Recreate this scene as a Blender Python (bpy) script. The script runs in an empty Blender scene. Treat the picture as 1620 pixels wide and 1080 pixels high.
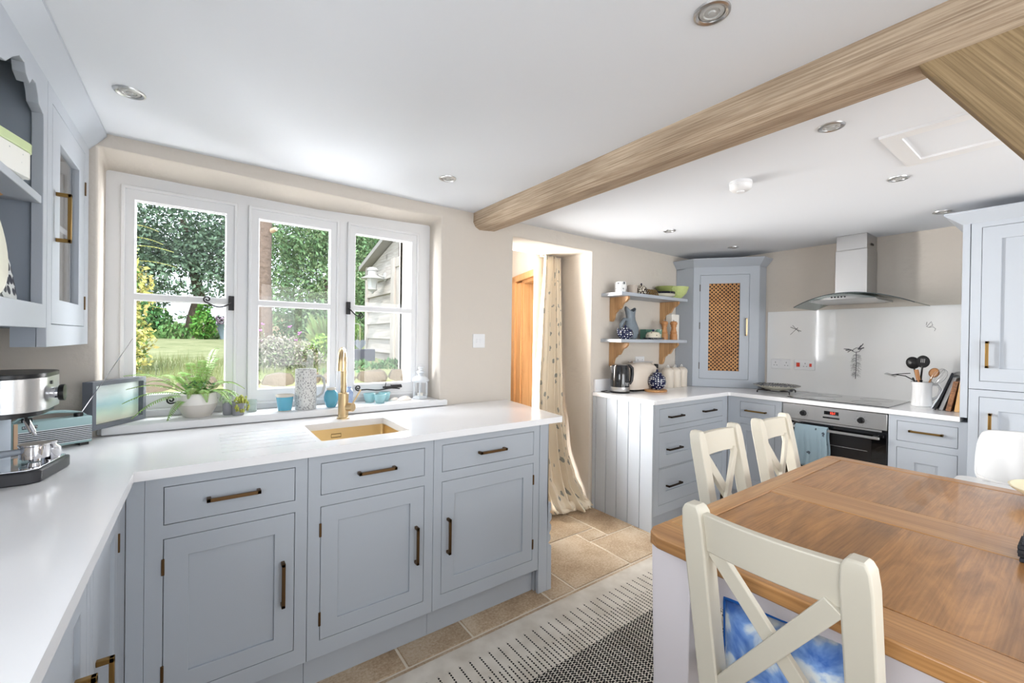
import bpy, bmesh, math, random
from math import sin, cos, pi, radians as R
from mathutils import Matrix, Vector, noise
import numpy as np

# ------------------------------------------------------------------ camera, world, sun, added fill lamps, exposure
sc = bpy.context.scene
COL = sc.collection
EYE = Vector((0, 0, 1.3155))
F_PX, YAW, PITCH, ROLL = 672.7773, 0.6305, -0.0054, 0.0133
s_, c_, sp_, cp_, sr_, cr_ = sin(YAW), cos(YAW), sin(PITCH), cos(PITCH), sin(ROLL), cos(ROLL)
fwd = Vector((s_*cp_, c_*cp_, sp_)); r0 = Vector((c_, -s_, 0)); u0 = Vector((-s_*sp_, -c_*sp_, cp_))
rt = cr_*r0 + sr_*u0; up = cr_*u0 - sr_*r0
cam = bpy.data.cameras.new('camera'); cam_o = bpy.data.objects.new('camera', cam); COL.objects.link(cam_o)
cam.sensor_fit = 'HORIZONTAL'; cam.sensor_width = 36; cam.lens = F_PX/1620*36; cam.clip_start = .01; cam.clip_end = 200
m = Matrix.Identity(4)
for i in range(3): m[i][0] = rt[i]; m[i][1] = up[i]; m[i][2] = -fwd[i]; m[i][3] = EYE[i]
cam_o.matrix_world = m
sc.camera = cam_o

w = bpy.data.worlds.new('sky'); sc.world = w; w.use_nodes = True
bg = w.node_tree.nodes['Background']; bg.inputs[0].default_value = (.80, .90, 1.0, 1); bg.inputs[1].default_value = 2.1
def sun(d, e):
    l = bpy.data.lights.new('sun', 'SUN'); l.energy = e; l.angle = R(4); l.color = (1, .95, .86)
    o = bpy.data.objects.new('sun', l); COL.objects.link(o); o.rotation_euler = Vector(d).to_track_quat('-Z', 'Y').to_euler()
sun((.22, .60, -.77), 3.0)
def area(name, loc, rot, sx, sy, e, col=(1, 1, 1), spread=180):
    l = bpy.data.lights.new(name, 'AREA'); l.shape = 'RECTANGLE'; l.size = sx; l.size_y = sy; l.energy = e; l.color = col; l.spread = R(spread)
    o = bpy.data.objects.new(name, l); COL.objects.link(o); o.location = loc; o.rotation_euler = rot
area('added_fill_west', (-.78, -.15, 1.5), (0, R(-84), R(22)), .85, 1.3, 8, (.95, .975, 1), 130)  # added fill lamp, set at the unseen west window made for it
area('added_fill_east', (4.03, -1.3, 1.25), (0, R(90), 0), 1.4, 1.6, 10, (.96, .98, 1), 130)  # added fill lamp; the east wall has no window
area('added_fill_south', (1.9, -2.36, 1.2), (R(90), 0, R(-20)), 2.6, 1.7, 20, (1, .985, .96), 110)  # added fill lamp behind the camera, at the invented south opening
area('added_sky_fill_west', (-1.3, 3.2, 1.75), (0, R(-90), R(-42)), 1.6, 1.0, 92, (.94, .965, 1), 120)  # added lamp outside, hidden left of the panes, boosting the daylight
area('added_sky_fill_east', (1.53, 3.1, 1.75), (0, R(90), R(40)), 1.5, .65, 48, (.94, .965, 1), 120)  # added lamp outside, hidden right of the panes, brightening the left cupboards
area('added_sky_fill_above', (.4, 2.98, 2.62), (R(-40), 0, 0), 1.5, .5, 62, (.94, .965, 1))  # added lamp outside, out of view over the window head
area('added_bounce_fill', (.4, 3.15, .70), (R(-140), 0, 0), 1.6, .6, 9, (1, 1, .96))  # added upward lamp below the sill, imitating light bounced off the lawn
area('daylight_hall_door', (1.66, 2.97, 1.25), (0, R(-90), R(-52)), 1.8, .45, 48, (1, .99, .97), 105)  # lamp standing in for daylight from the hall's unseen outer door
area('added_hall_fill', (1.95, 3.3, 2.38), (0, 0, 0), .5, .5, 2.5, (1, .95, .88))  # added lamp to brighten the hall, with no fitting behind it
sc.view_settings.view_transform = 'Standard'
try: sc.view_settings.look = 'None'
except Exception: pass
sc.view_settings.gamma = 1; sc.view_settings.use_curve_mapping = False
sc.view_settings.exposure = 0.62
sc.cycles.use_denoising = True
sc.cycles.max_bounces = 10; sc.cycles.diffuse_bounces = 6; sc.cycles.transparent_max_bounces = 24
sc.cycles.sample_clamp_indirect = 8

# ------------------------------------------------------------------ materials
def lin(c):
    return tuple((x/255/12.92 if x/255 <= .04045 else ((x/255+.055)/1.055)**2.4) for x in c)
MATS = {}
def mat(name, rgb, rough=.5, metal=0, bump=0, bscale=60, var=0, vscale=4, spec=.5, trans=0, emit=0, ior=1.45, coat=0, leafvar=0, alpha=1, sub=0):
    if name in MATS: return MATS[name]
    m = bpy.data.materials.new(name); m.use_nodes = True; nt = m.node_tree; N = nt.nodes; L = nt.links
    b = N['Principled BSDF']; c = lin(rgb) + (1,)
    b.inputs['Base Color'].default_value = c; b.inputs['Roughness'].default_value = rough; b.inputs['Metallic'].default_value = metal
    b.inputs['Specular IOR Level'].default_value = spec; b.inputs['Transmission Weight'].default_value = trans; b.inputs['IOR'].default_value = ior
    b.inputs['Coat Weight'].default_value = coat
    if sub: b.inputs['Subsurface Weight'].default_value = sub; b.inputs['Subsurface Radius'].default_value = (.01, .01, .01)
    if emit: b.inputs['Emission Color'].default_value = c; b.inputs['Emission Strength'].default_value = emit
    tc = N.new('ShaderNodeTexCoord')
    if var:
        n = N.new('ShaderNodeTexNoise'); n.inputs['Scale'].default_value = vscale; n.inputs['Detail'].default_value = 6
        L.new(tc.outputs['Object'], n.inputs['Vector'])
        h = N.new('ShaderNodeHueSaturation'); h.inputs['Color'].default_value = c
        mr = N.new('ShaderNodeMapRange'); mr.inputs[3].default_value = 1-var; mr.inputs[4].default_value = 1+var
        L.new(n.outputs['Fac'], mr.inputs[0]); L.new(mr.outputs[0], h.inputs['Value']); L.new(h.outputs[0], b.inputs['Base Color'])
    if leafvar:
        g = N.new('ShaderNodeNewGeometry'); h = N.new('ShaderNodeHueSaturation'); h.inputs['Color'].default_value = c
        mr = N.new('ShaderNodeMapRange'); mr.inputs[3].default_value = 1-leafvar; mr.inputs[4].default_value = 1+leafvar
        L.new(g.outputs['Random Per Island'], mr.inputs[0]); L.new(mr.outputs[0], h.inputs['Value'])
        mr2 = N.new('ShaderNodeMapRange'); mr2.inputs[3].default_value = .47; mr2.inputs[4].default_value = .53
        L.new(g.outputs['Random Per Island'], mr2.inputs[0]); L.new(mr2.outputs[0], h.inputs['Hue']); L.new(h.outputs[0], b.inputs['Base Color'])
    if bump:
        n2 = N.new('ShaderNodeTexNoise'); n2.inputs['Scale'].default_value = bscale; n2.inputs['Detail'].default_value = 4
        L.new(tc.outputs['Object'], n2.inputs['Vector'])
        bp = N.new('ShaderNodeBump'); bp.inputs['Strength'].default_value = bump; bp.inputs['Distance'].default_value = .01
        L.new(n2.outputs['Fac'], bp.inputs['Height']); L.new(bp.outputs[0], b.inputs['Normal'])
    MATS[name] = m
    return m
def ramp(N, stops):
    r = N.new('ShaderNodeValToRGB'); e = r.color_ramp.elements
    while len(e) < len(stops): e.new(.5)
    for k, (p, c) in enumerate(stops): e[k].position = p; e[k].color = lin(c) + (1,)
    return r
def wood(name, dark, light, scale=(1, 12, 12), rough=.45, rot=(0, 0, 0), dist=3.0, coat=0, bump=.15, knots=False, fine=1.0, mixf=.45):
    """grain runs along local X before rot"""
    m = bpy.data.materials.new(name); m.use_nodes = True; nt = m.node_tree; N = nt.nodes; L = nt.links; b = N['Principled BSDF']
    tc = N.new('ShaderNodeTexCoord'); mp = N.new('ShaderNodeMapping'); mp.inputs['Rotation'].default_value = rot
    mp2 = N.new('ShaderNodeMapping'); mp2.inputs['Scale'].default_value = scale
    L.new(tc.outputs['Object'], mp.inputs[0]); L.new(mp.outputs[0], mp2.inputs[0])
    n = N.new('ShaderNodeTexNoise'); n.inputs['Scale'].default_value = 1.3; n.inputs['Detail'].default_value = 8; n.inputs['Roughness'].default_value = .65; n.inputs['Distortion'].default_value = dist*.3
    L.new(mp2.outputs[0], n.inputs['Vector'])
    mp3 = N.new('ShaderNodeMapping'); mp3.inputs['Scale'].default_value = tuple(v*6*fine if v > 2 else v*1.5 for v in scale)
    L.new(mp.outputs[0], mp3.inputs[0])
    n2 = N.new('ShaderNodeTexNoise'); n2.inputs['Scale'].default_value = 2; n2.inputs['Detail'].default_value = 5
    L.new(mp3.outputs[0], n2.inputs['Vector'])
    mx = N.new('ShaderNodeMix'); mx.inputs[0].default_value = mixf
    L.new(n.outputs['Fac'], mx.inputs[2]); L.new(n2.outputs['Fac'], mx.inputs[3])
    mid = tuple((a+b2)//2 for a, b2 in zip(dark, light))
    rp = ramp(N, [(.30, dark), (.46, mid), (.64, light)])
    L.new(mx.outputs[0], rp.inputs[0])
    out = rp.outputs[0]
    if knots:
        v = N.new('ShaderNodeTexVoronoi'); v.inputs['Scale'].default_value = 2.2
        L.new(mp.outputs[0], v.inputs['Vector'])
        mr = N.new('ShaderNodeMapRange'); mr.inputs[1].default_value = .03; mr.inputs[2].default_value = .12; mr.inputs[3].default_value = .35; mr.inputs[4].default_value = 1
        L.new(v.outputs['Distance'], mr.inputs[0])
        mm = N.new('ShaderNodeMix'); mm.data_type = 'RGBA'; mm.blend_type = 'MULTIPLY'; mm.inputs[0].default_value = 1
        L.new(out, mm.inputs[6]); L.new(mr.outputs[0], mm.inputs[7]); out = mm.outputs[2]
    L.new(out, b.inputs['Base Color']); b.inputs['Roughness'].default_value = rough; b.inputs['Coat Weight'].default_value = coat
    bp = N.new('ShaderNodeBump'); bp.inputs['Strength'].default_value = bump; bp.inputs['Distance'].default_value = .004
    L.new(mx.outputs[0], bp.inputs['Height']); L.new(bp.outputs[0], b.inputs['Normal'])
    MATS[name] = m; return m
def thin_glass(name, tint=(255, 255, 255), refl=.6):
    m = bpy.data.materials.new(name); m.use_nodes = True; N = m.node_tree.nodes; L = m.node_tree.links
    N.remove(N['Principled BSDF']); o = N['Material Output']
    t = N.new('ShaderNodeBsdfTransparent'); t.inputs[0].default_value = lin(tint)+(1,)
    g = N.new('ShaderNodeBsdfGlossy'); g.inputs['Roughness'].default_value = .01
    f = N.new('ShaderNodeLayerWeight'); f.inputs[0].default_value = .5
    p5 = N.new('ShaderNodeMath'); p5.operation = 'POWER'; p5.inputs[1].default_value = 5
    k = N.new('ShaderNodeMath'); k.operation = 'MULTIPLY_ADD'; k.inputs[1].default_value = .96*refl; k.inputs[2].default_value = .04*refl
    mx = N.new('ShaderNodeMixShader'); L.new(f.outputs[1], p5.inputs[0]); L.new(p5.outputs[0], k.inputs[0]); L.new(k.outputs[0], mx.inputs[0])
    L.new(t.outputs[0], mx.inputs[1]); L.new(g.outputs[0], mx.inputs[2]); L.new(mx.outputs[0], o.inputs[0])
    MATS[name] = m; return m
def dots(name, base, dot, scale=60, thr=.35, rough=.25, metric='EUCLIDEAN'):
    """glazed pottery: dark glaze with small light spots (or the reverse)"""
    m = bpy.data.materials.new(name); m.use_nodes = True; N = m.node_tree.nodes; L = m.node_tree.links; b = N['Principled BSDF']
    tc = N.new('ShaderNodeTexCoord'); v = N.new('ShaderNodeTexVoronoi'); v.inputs['Scale'].default_value = scale; v.inputs['Randomness'].default_value = .35
    L.new(tc.outputs['Object'], v.inputs['Vector'])
    rp = ramp(N, [(0, dot), (thr, dot), (thr+.05, base)]); L.new(v.outputs['Distance'], rp.inputs[0])
    L.new(rp.outputs[0], b.inputs['Base Color']); b.inputs['Roughness'].default_value = rough
    MATS[name] = m; return m

CAB = mat('cabinet_paint', (172, 178, 186), .42, bump=.03, bscale=300)
WALL = mat('wall_plaster', (204, 196, 186), .92, bump=.35, bscale=26, var=.02, vscale=2)
CEIL = mat('ceiling_paint', (220, 223, 228), .95)
WHITE = mat('window_paint', (224, 224, 225), .4)
QUARTZ = mat('white_quartz', (236, 236, 238), .16, var=.012, vscale=9)
BRASS = mat('aged_brass', (142, 112, 66), .34, metal=1)
BRASS_L = mat('brushed_brass', (194, 170, 132), .34, metal=1)
BRONZE = mat('bronze', (108, 84, 58), .38, metal=1)
STEEL = mat('brushed_steel', (196, 196, 196), .3, metal=1, bump=.04, bscale=200)
CHROME = mat('chrome', (225, 225, 228), .08, metal=1)
BLACK = mat('black_plastic', (22, 22, 24), .28)
MBLACK = mat('black_iron', (38, 36, 38), .55)
BGLASS = mat('black_glass', (10, 10, 12), .05, coat=1)
PANE = thin_glass('window_glass')
CREAM = mat('chair_paint', (208, 202, 187), .42, bump=.03, bscale=90, var=.015)
LILAC = mat('table_leg_paint', (222, 216, 220), .45)
OAK = wood('oak_planks_along_y', (136, 88, 48), (196, 142, 90), scale=(9, .9, 9), coat=.35, rough=.32, dist=5)
OAKX = wood('oak_frame', (144, 98, 54), (204, 154, 100), scale=(1, 11, 11), coat=.3, rough=.33)
OAKY = wood('oak_frame_along_y', (144, 98, 54), (204, 154, 100), scale=(11, 1, 11), coat=.3, rough=.33)
BEAM = wood('oak_beam', (126, 104, 82), (204, 184, 160), scale=(6, 1.3, 6), rough=.8, bump=.9, fine=3.0, mixf=.62)
BRACE = wood('oak_brace', (104, 84, 56), (182, 156, 118), scale=(9, .8, 7), rough=.8, rot=(R(0), 0, 0), bump=.8, fine=2.5, mixf=.5)
BRACKET = wood('bracket_pine', (146, 106, 66), (204, 162, 116), scale=(8, 8, 1.2), rough=.5)
DOORW = wood('door_oak', (176, 124, 76), (214, 166, 114), scale=(10, 10, .8), rough=.45)

# ------------------------------------------------------------------ mesh helpers
class MB:
    def __init__(s, M=None): s.v = []; s.f = []; s.mi = []; s.k = 0; s.M = M or Matrix.Identity(4); s.uv = None
    def add(s, vs, fs):
        o = len(s.v); M = s.M; s.v += [tuple(M @ Vector(p)) for p in vs]
        s.f += [tuple(i+o for i in f) for f in fs]; s.mi += [s.k]*len(fs); return s
    def at(s, M): n = MB(s.M @ M); n.v = s.v; n.f = s.f; n.mi = s.mi; n.k = s.k; return n
    def box(s, x0, x1, y0, y1, z0, z1):
        return s.add([(x, y, z) for x in (x0, x1) for y in (y0, y1) for z in (z0, z1)],
                     [(0, 1, 3, 2), (4, 6, 7, 5), (0, 4, 5, 1), (2, 3, 7, 6), (0, 2, 6, 4), (1, 5, 7, 3)])
    def bar(s, a, b, w, h=None, upv=(0, 0, 1)):
        a, b = Vector(a), Vector(b); h = h or w; d = (b-a).normalized(); u = Vector(upv)
        if abs(d.dot(u)) > .98: u = Vector((0, 1, 0))
        x = d.cross(u).normalized(); y = x.cross(d).normalized()
        vs = [p + x*sx*w/2 + y*sy*h/2 for p in (a, b) for sx, sy in ((-1, -1), (1, -1), (1, 1), (-1, 1))]
        return s.add(vs, [(0, 1, 2, 3), (7, 6, 5, 4), (0, 4, 5, 1), (1, 5, 6, 2), (2, 6, 7, 3), (3, 7, 4, 0)])
    def lathe(s, prof, n=32, c=(0, 0, 0), sx=1, sy=1):
        vs = []; fs = []
        for r, z in prof:
            for k in range(n): a = 2*pi*k/n; vs.append((c[0]+r*sx*cos(a), c[1]+r*sy*sin(a), c[2]+z))
        m_ = len(prof)
        for i in range(m_-1):
            for k in range(n): fs.append((i*n+k, i*n+(k+1) % n, (i+1)*n+(k+1) % n, (i+1)*n+k))
        if prof[0][0] > 1e-5: fs.append(tuple(range(n-1, -1, -1)))
        if prof[-1][0] > 1e-5: fs.append(tuple((m_-1)*n+k for k in range(n)))
        return s.add(vs, fs)
    def tube(s, pts, r, n=10, closed=False, flat=1):
        pts = [Vector(p) for p in pts]; m_ = len(pts); rs = r if isinstance(r, (list, tuple)) else [r]*m_
        vs = []; fs = []; prev = None
        for i, p in enumerate(pts):
            if closed: d = pts[(i+1) % m_]-pts[i-1]
            else: d = pts[min(i+1, m_-1)]-pts[max(i-1, 0)]
            d.normalize()
            if prev is None: u = Vector((0, 0, 1)) if abs(d.z) < .9 else Vector((0, 1, 0)); x = d.cross(u).normalized()
            else: x = (prev-d*prev.dot(d)).normalized()
            prev = x; y = d.cross(x)
            for k in range(n): a = 2*pi*k/n; vs.append(p+(x*cos(a)+y*sin(a)*flat)*rs[i])
        for i in range(m_ if closed else m_-1):
            j = (i+1) % m_
            for k in range(n): fs.append((i*n+k, i*n+(k+1) % n, j*n+(k+1) % n, j*n+k))
        if not closed: fs.append(tuple(range(n-1, -1, -1))); fs.append(tuple((m_-1)*n+k for k in range(n)))
        return s.add(vs, fs)
    def prism(s, poly, h0, h1, axis='z'):
        n = len(poly)
        def P(a, b, h): return (a, b, h) if axis == 'z' else ((h, a, b) if axis == 'x' else (a, h, b))
        vs = [P(a, b, h0) for a, b in poly]+[P(a, b, h1) for a, b in poly]
        fs = [tuple(range(n-1, -1, -1)), tuple(range(n, 2*n))]+[(i, (i+1) % n, n+(i+1) % n, n+i) for i in range(n)]
        return s.add(vs, fs)
    def plate(s, x0, x1, z0, z1, holes, y0, y1):
        """slab in the xz plane with rectangular holes"""
        xs = sorted({x0, x1, *[h[0] for h in holes], *[h[1] for h in holes]}); zs = sorted({z0, z1, *[h[2] for h in holes], *[h[3] for h in holes]})
        def solid(i, j):
            if i < 0 or j < 0 or i >= len(xs)-1 or j >= len(zs)-1: return False
            cx, cz = (xs[i]+xs[i+1])/2, (zs[j]+zs[j+1])/2
            return not any(h[0] < cx < h[1] and h[2] < cz < h[3] for h in holes)
        idx = {}; vs = []; fs = []
        def V(i, j, k):
            key = (i, j, k)
            if key not in idx: idx[key] = len(vs); vs.append((xs[i], (y0, y1)[k], zs[j]))
            return idx[key]
        for i in range(len(xs)-1):
            for j in range(len(zs)-1):
                if not solid(i, j): continue
                fs.append((V(i, j, 0), V(i+1, j, 0), V(i+1, j+1, 0), V(i, j+1, 0)))
                fs.append((V(i, j, 1), V(i, j+1, 1), V(i+1, j+1, 1), V(i+1, j, 1)))
                if not solid(i-1, j): fs.append((V(i, j, 0), V(i, j+1, 0), V(i, j+1, 1), V(i, j, 1)))
                if not solid(i+1, j): fs.append((V(i+1, j, 0), V(i+1, j, 1), V(i+1, j+1, 1), V(i+1, j+1, 0)))
                if not solid(i, j-1): fs.append((V(i, j, 0), V(i, j, 1), V(i+1, j, 1), V(i+1, j, 0)))
                if not solid(i, j+1): fs.append((V(i, j+1, 0), V(i+1, j+1, 0), V(i+1, j+1, 1), V(i, j+1, 1)))
        return s.add(vs, fs)
    def slab(s, outer, holes, z0, z1):
        """horizontal polygon slab with polygonal holes"""
        bm = bmesh.new(); eds = []
        for loop in [outer]+holes:
            vs = [bm.verts.new((p[0], p[1], z0)) for p in loop]
            eds += [bm.edges.new((vs[i], vs[(i+1) % len(vs)])) for i in range(len(vs))]
        bmesh.ops.triangle_fill(bm, use_beauty=True, use_dissolve=False, edges=eds)
        r = bmesh.ops.extrude_face_region(bm, geom=bm.faces[:])
        bmesh.ops.translate(bm, verts=[g for g in r['geom'] if isinstance(g, bmesh.types.BMVert)], vec=(0, 0, z1-z0))
        bmesh.ops.recalc_face_normals(bm, faces=bm.faces[:])
        bm.verts.index_update(); s.add([v.co[:] for v in bm.verts], [tuple(v.index for v in f.verts) for f in bm.faces]); bm.free(); return s
    def sphere(s, c, r, n=16, m_=10, sz=1, sx=1, sy=1):
        return s.lathe([(max(1e-6, r*sin(pi*i/m_)), -r*sz*cos(pi*i/m_)) for i in range(m_+1)], n, c, sx, sy)
    def mesh(s, name, mats, smooth=True, ang=38, fixn=True):
        me = bpy.data.meshes.new(name); me.from_pydata(s.v, [], s.f)
        for mm in (mats if isinstance(mats, (list, tuple)) else [mats]): me.materials.append(mm)
        if any(s.mi): me.polygons.foreach_set('material_index', s.mi)
        if fixn:
            bm = bmesh.new(); bm.from_mesh(me); bmesh.ops.recalc_face_normals(bm, faces=bm.faces[:]); bm.to_mesh(me); bm.free()
        if smooth:
            me.polygons.foreach_set('use_smooth', [True]*len(me.polygons)); me.set_sharp_from_angle(angle=R(ang))
        me.update(); return me
    def build(s, name, mats, parent=None, bevel=0, seg=2, smooth=True, ang=38, fixn=True, label=None):
        me = s.mesh(name, mats, smooth, ang, fixn)
        o = bpy.data.objects.new(name, me); COL.objects.link(o)
        if parent: o.parent = parent
        if bevel:
            b = o.modifiers.new('bevel', 'BEVEL'); b.width = bevel; b.segments = seg; b.limit_method = 'ANGLE'; b.angle_limit = R(40)
        if label: o['label'] = label
        return o
def T(x=0, y=0, z=0): return Matrix.Translation((x, y, z))
def RZ(a): return Matrix.Rotation(a, 4, 'Z')
def RX(a): return Matrix.Rotation(a, 4, 'X')
def RY(a): return Matrix.Rotation(a, 4, 'Y')
def tag(o, label, cat, group=None, kind=None):
    if label: o['label'] = label
    if cat: o['category'] = cat
    if group: o['group'] = group
    if kind: o['kind'] = kind
    return o
def thing(name, label, cat, loc=(0, 0, 0), rz=0, group=None):
    o = bpy.data.objects.new(name, None); COL.objects.link(o); o.location = loc; o.rotation_euler = (0, 0, rz); o.empty_display_size = .05
    return tag(o, label, cat, group)
def struct(o): o['kind'] = 'structure'; return o
def copy_tree(o, parent=None):
    c = o.copy(); COL.objects.link(c); c.parent = parent
    for ch in [x for x in bpy.data.objects if x.parent == o]: copy_tree(ch, c)
    return c
def arc(cx, cy, r, a0, a1, n): return [(cx+r*cos(R(a0+(a1-a0)*i/n)), cy+r*sin(R(a0+(a1-a0)*i/n))) for i in range(n+1)]
def boolean_cut(o, cutters, bevel=0, seg=4):
    for c in cutters:
        b = o.modifiers.new('b', 'BOOLEAN'); b.operation = 'DIFFERENCE'; b.object = c; b.solver = 'EXACT'
    if bevel:
        b = o.modifiers.new('bevel', 'BEVEL'); b.width = bevel; b.segments = seg; b.limit_method = 'ANGLE'; b.angle_limit = R(40)
    dg = bpy.context.evaluated_depsgraph_get(); me = bpy.data.meshes.new_from_object(o.evaluated_get(dg)); o.modifiers.clear()
    old = o.data; o.data = me; bpy.data.meshes.remove(old)
    for c in cutters: bpy.data.objects.remove(c)
    me.polygons.foreach_set('use_smooth', [True]*len(me.polygons)); me.set_sharp_from_angle(angle=R(30))
def text(name, body, size, M, material, parent, depth=.0006):
    cu = bpy.data.curves.new(name, 'FONT'); cu.body = body; cu.size = size; cu.extrude = depth; cu.align_x = 'CENTER'; cu.align_y = 'CENTER'
    t = bpy.data.objects.new(name, cu); COL.objects.link(t)
    dg = bpy.context.evaluated_depsgraph_get(); me = bpy.data.meshes.new_from_object(t.evaluated_get(dg)); bpy.data.objects.remove(t)
    me.transform(M); me.materials.clear(); me.materials.append(material)
    o = bpy.data.objects.new(name, me); COL.objects.link(o); o.parent = parent; return o

# ------------------------------------------------------------------ room shell
W, CZ, XE, XW, YS = 2.328, 2.111, 4.062, -.80, -2.40
# floor : big flagstones, bedded in pale grout
def tile_mat():
    m = bpy.data.materials.new('limestone'); m.use_nodes = True; N = m.node_tree.nodes; L = m.node_tree.links; b = N['Principled BSDF']
    tc = N.new('ShaderNodeTexCoord'); g = N.new('ShaderNodeNewGeometry')
    n = N.new('ShaderNodeTexNoise'); n.inputs['Scale'].default_value = 2.6; n.inputs['Detail'].default_value = 9; n.inputs['Roughness'].default_value = .62
    n2 = N.new('ShaderNodeTexNoise'); n2.inputs['Scale'].default_value = 85; n2.inputs['Detail'].default_value = 6; n2.inputs['Roughness'].default_value = .7
    ad = N.new('ShaderNodeVectorMath'); ad.operation = 'ADD'; cb = N.new('ShaderNodeCombineXYZ'); ml = N.new('ShaderNodeMath'); ml.operation = 'MULTIPLY'; ml.inputs[1].default_value = 40
    L.new(g.outputs['Random Per Island'], ml.inputs[0]); L.new(ml.outputs[0], cb.inputs[0]); L.new(tc.outputs['Object'], ad.inputs[0]); L.new(cb.outputs[0], ad.inputs[1])
    L.new(ad.outputs[0], n.inputs['Vector']); L.new(tc.outputs['Object'], n2.inputs['Vector'])
    mx = N.new('ShaderNodeMix'); mx.inputs[0].default_value = .42; L.new(n.outputs['Fac'], mx.inputs[2]); L.new(n2.outputs['Fac'], mx.inputs[3])
    rp = ramp(N, [(.34, (130, 106, 80)), (.47, (176, 152, 124)), (.54, (196, 176, 150)), (.66, (212, 200, 182))]); L.new(mx.outputs[0], rp.inputs[0])
    h = N.new('ShaderNodeHueSaturation'); mr = N.new('ShaderNodeMapRange'); mr.inputs[3].default_value = .86; mr.inputs[4].default_value = 1.1
    L.new(g.outputs['Random Per Island'], mr.inputs[0]); L.new(mr.outputs[0], h.inputs['Value']); L.new(rp.outputs[0], h.inputs['Color']); L.new(h.outputs[0], b.inputs['Base Color'])
    b.inputs['Roughness'].default_value = .5
    bp = N.new('ShaderNodeBump'); bp.inputs['Strength'].default_value = .25; bp.inputs['Distance'].default_value = .006; L.new(mx.outputs[0], bp.inputs['Height']); L.new(bp.outputs[0], b.inputs['Normal'])
    return m
GROUT = mat('grout', (222, 212, 196), .9)
fl = MB(); fl.k = 1; fl.box(XW-.3, XE+.3, YS-.3, 4.9, -.12, -.004); fl.k = 0
def tl(x0, x1, y0, y1, g=.005): fl.box(x0+g, x1-g, y0+g, y1-g, -.03, 0)
row1 = [-.75, -.3, .2, .675, .98, 1.44, 1.60]
for a, b_ in zip(row1[:-2], row1[1:-1]): tl(a, b_, 1.60, 2.02)
tl(1.44, 1.605, 1.60, 2.02); tl(1.605, 2.06, 1.60, 2.06); tl(2.06, 2.47, 1.60, 1.93); tl(2.47, 2.95, 1.6, 1.93); tl(2.95, 4.1, 1.6, 1.93)
tl(2.06, 2.235, 1.93, 2.06); tl(1.60, 2.235, 2.06, 2.60); tl(2.235, 2.95, 1.93, 2.45)
tl(2.235, 2.9, 2.45, 2.95); tl(1.5, 2.235, 2.60, 2.95)
for j in range(5):
    y0 = 2.95+j*.4; xs_ = [1.0, 1.55, 2.0, 2.6, 3.1] if j % 2 else [.8, 1.3, 1.9, 2.3, 3.0]
    for a, b_ in zip(xs_[:-1], xs_[1:]): tl(a, b_, y0, y0+.4)
tl(-.8, 4.1, 1.525, 1.60)
rnd = random.Random(4); y = 1.525
for j in range(8):
    h = [.45, .6, .4, .55, .45, .6, .45, .5][j]; x = -.85-rnd.random()*.4
    while x < 4.1:
        wd = rnd.choice([.4, .6, .6, .75, .9]); tl(x, x+wd, y-h, y); x += wd
    y -= h
floor = struct(fl.build('floor', [tile_mat(), GROUT], bevel=.003, seg=1))
# ceiling with loft hatch recess
struct(MB(T(0, 0, 0)).box(XW-.2, XE+.2, YS-.2, W+.4, CZ, CZ+.12).build('ceiling', CEIL))
# north wall with deep window and doorway, soft plaster arrises
wn = struct(MB().box(XW-.2, XE+.2, W, W+.375, -.1, CZ+.06).build('wall_north', WALL))
cw = MB(); cw.add([(-.335, W-.1, .912), (1.165, W-.1, .912), (1.165, W-.1, 2.062), (-.335, W-.1, 2.082), (-.335, W+.5, .912), (1.165, W+.5, .912), (1.165, W+.5, 1.985), (-.335, W+.5, 1.935)], [(0, 1, 2, 3), (7, 6, 5, 4), (0, 4, 5, 1), (1, 5, 6, 2), (2, 6, 7, 3), (3, 7, 4, 0)]); cw = cw.build('c', WALL)
cd = MB().box(1.70, 2.468, W-.1, W+.6, -.3, 2.01).build('c', WALL)
boolean_cut(wn, [cw, cd], bevel=.012)
struct(MB().box(XE, XE+.2, YS-.2, 5.0, -.1, CZ+.06).build('wall_east', WALL))
ww = struct(MB(T(XW-.2, 0, 0) @ RZ(R(90))).plate(YS-.2, W, -.1, CZ+.06, [(-.8, .5, 1.05, 1.95)], -.2, 0).build('wall_west', WALL))
struct(MB().plate(XW-.2, XE+.2, -.1, CZ+.06, [(.2, 3.3, .1, 2.0)], YS-.2, YS).build('wall_south', WALL))
# hall beyond the doorway, with an oak-framed doorway into the shower room
struct(MB().box(1.56, XE, W+.30, 4.0, 2.42, 2.5).build('ceiling_hall', CEIL))
struct(MB().box(1.56, XE, 3.95, 4.03, -.1, 2.5).build('wall_hall_north', WALL))
struct(MB().box(1.56, 1.62, W+.372, 4.0, -.1, 2.5).build('wall_hall_west', WALL))
HM = T(2.345, 2.80, 0) @ RZ(math.atan2(.957, .29))      # local x along the angled wall, local y away to its left
hw = MB(HM).plate(0.0, 1.19, -.1, 2.42, [(.0, .72, -.1, 1.93)], -.10, 0)
hw.M = Matrix.Identity(4); hw.box(2.205, 2.50, 2.708, 2.728, -.1, 2.42)
struct(hw.build('wall_hall_east', WALL))
d = MB(HM).box(.42, .47, -.12, .0, 0, 1.93).box(.46, .60, -.03, .012, 0, 1.86).box(.58, .72, -.05, .03, 0, 1.93).box(.0, .72, -.05, .03, 1.875, 1.935).box(.0, .46, -.11, 0, 1.845, 1.885)
struct(d.build('door_1', DOORW, bevel=.003))
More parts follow.
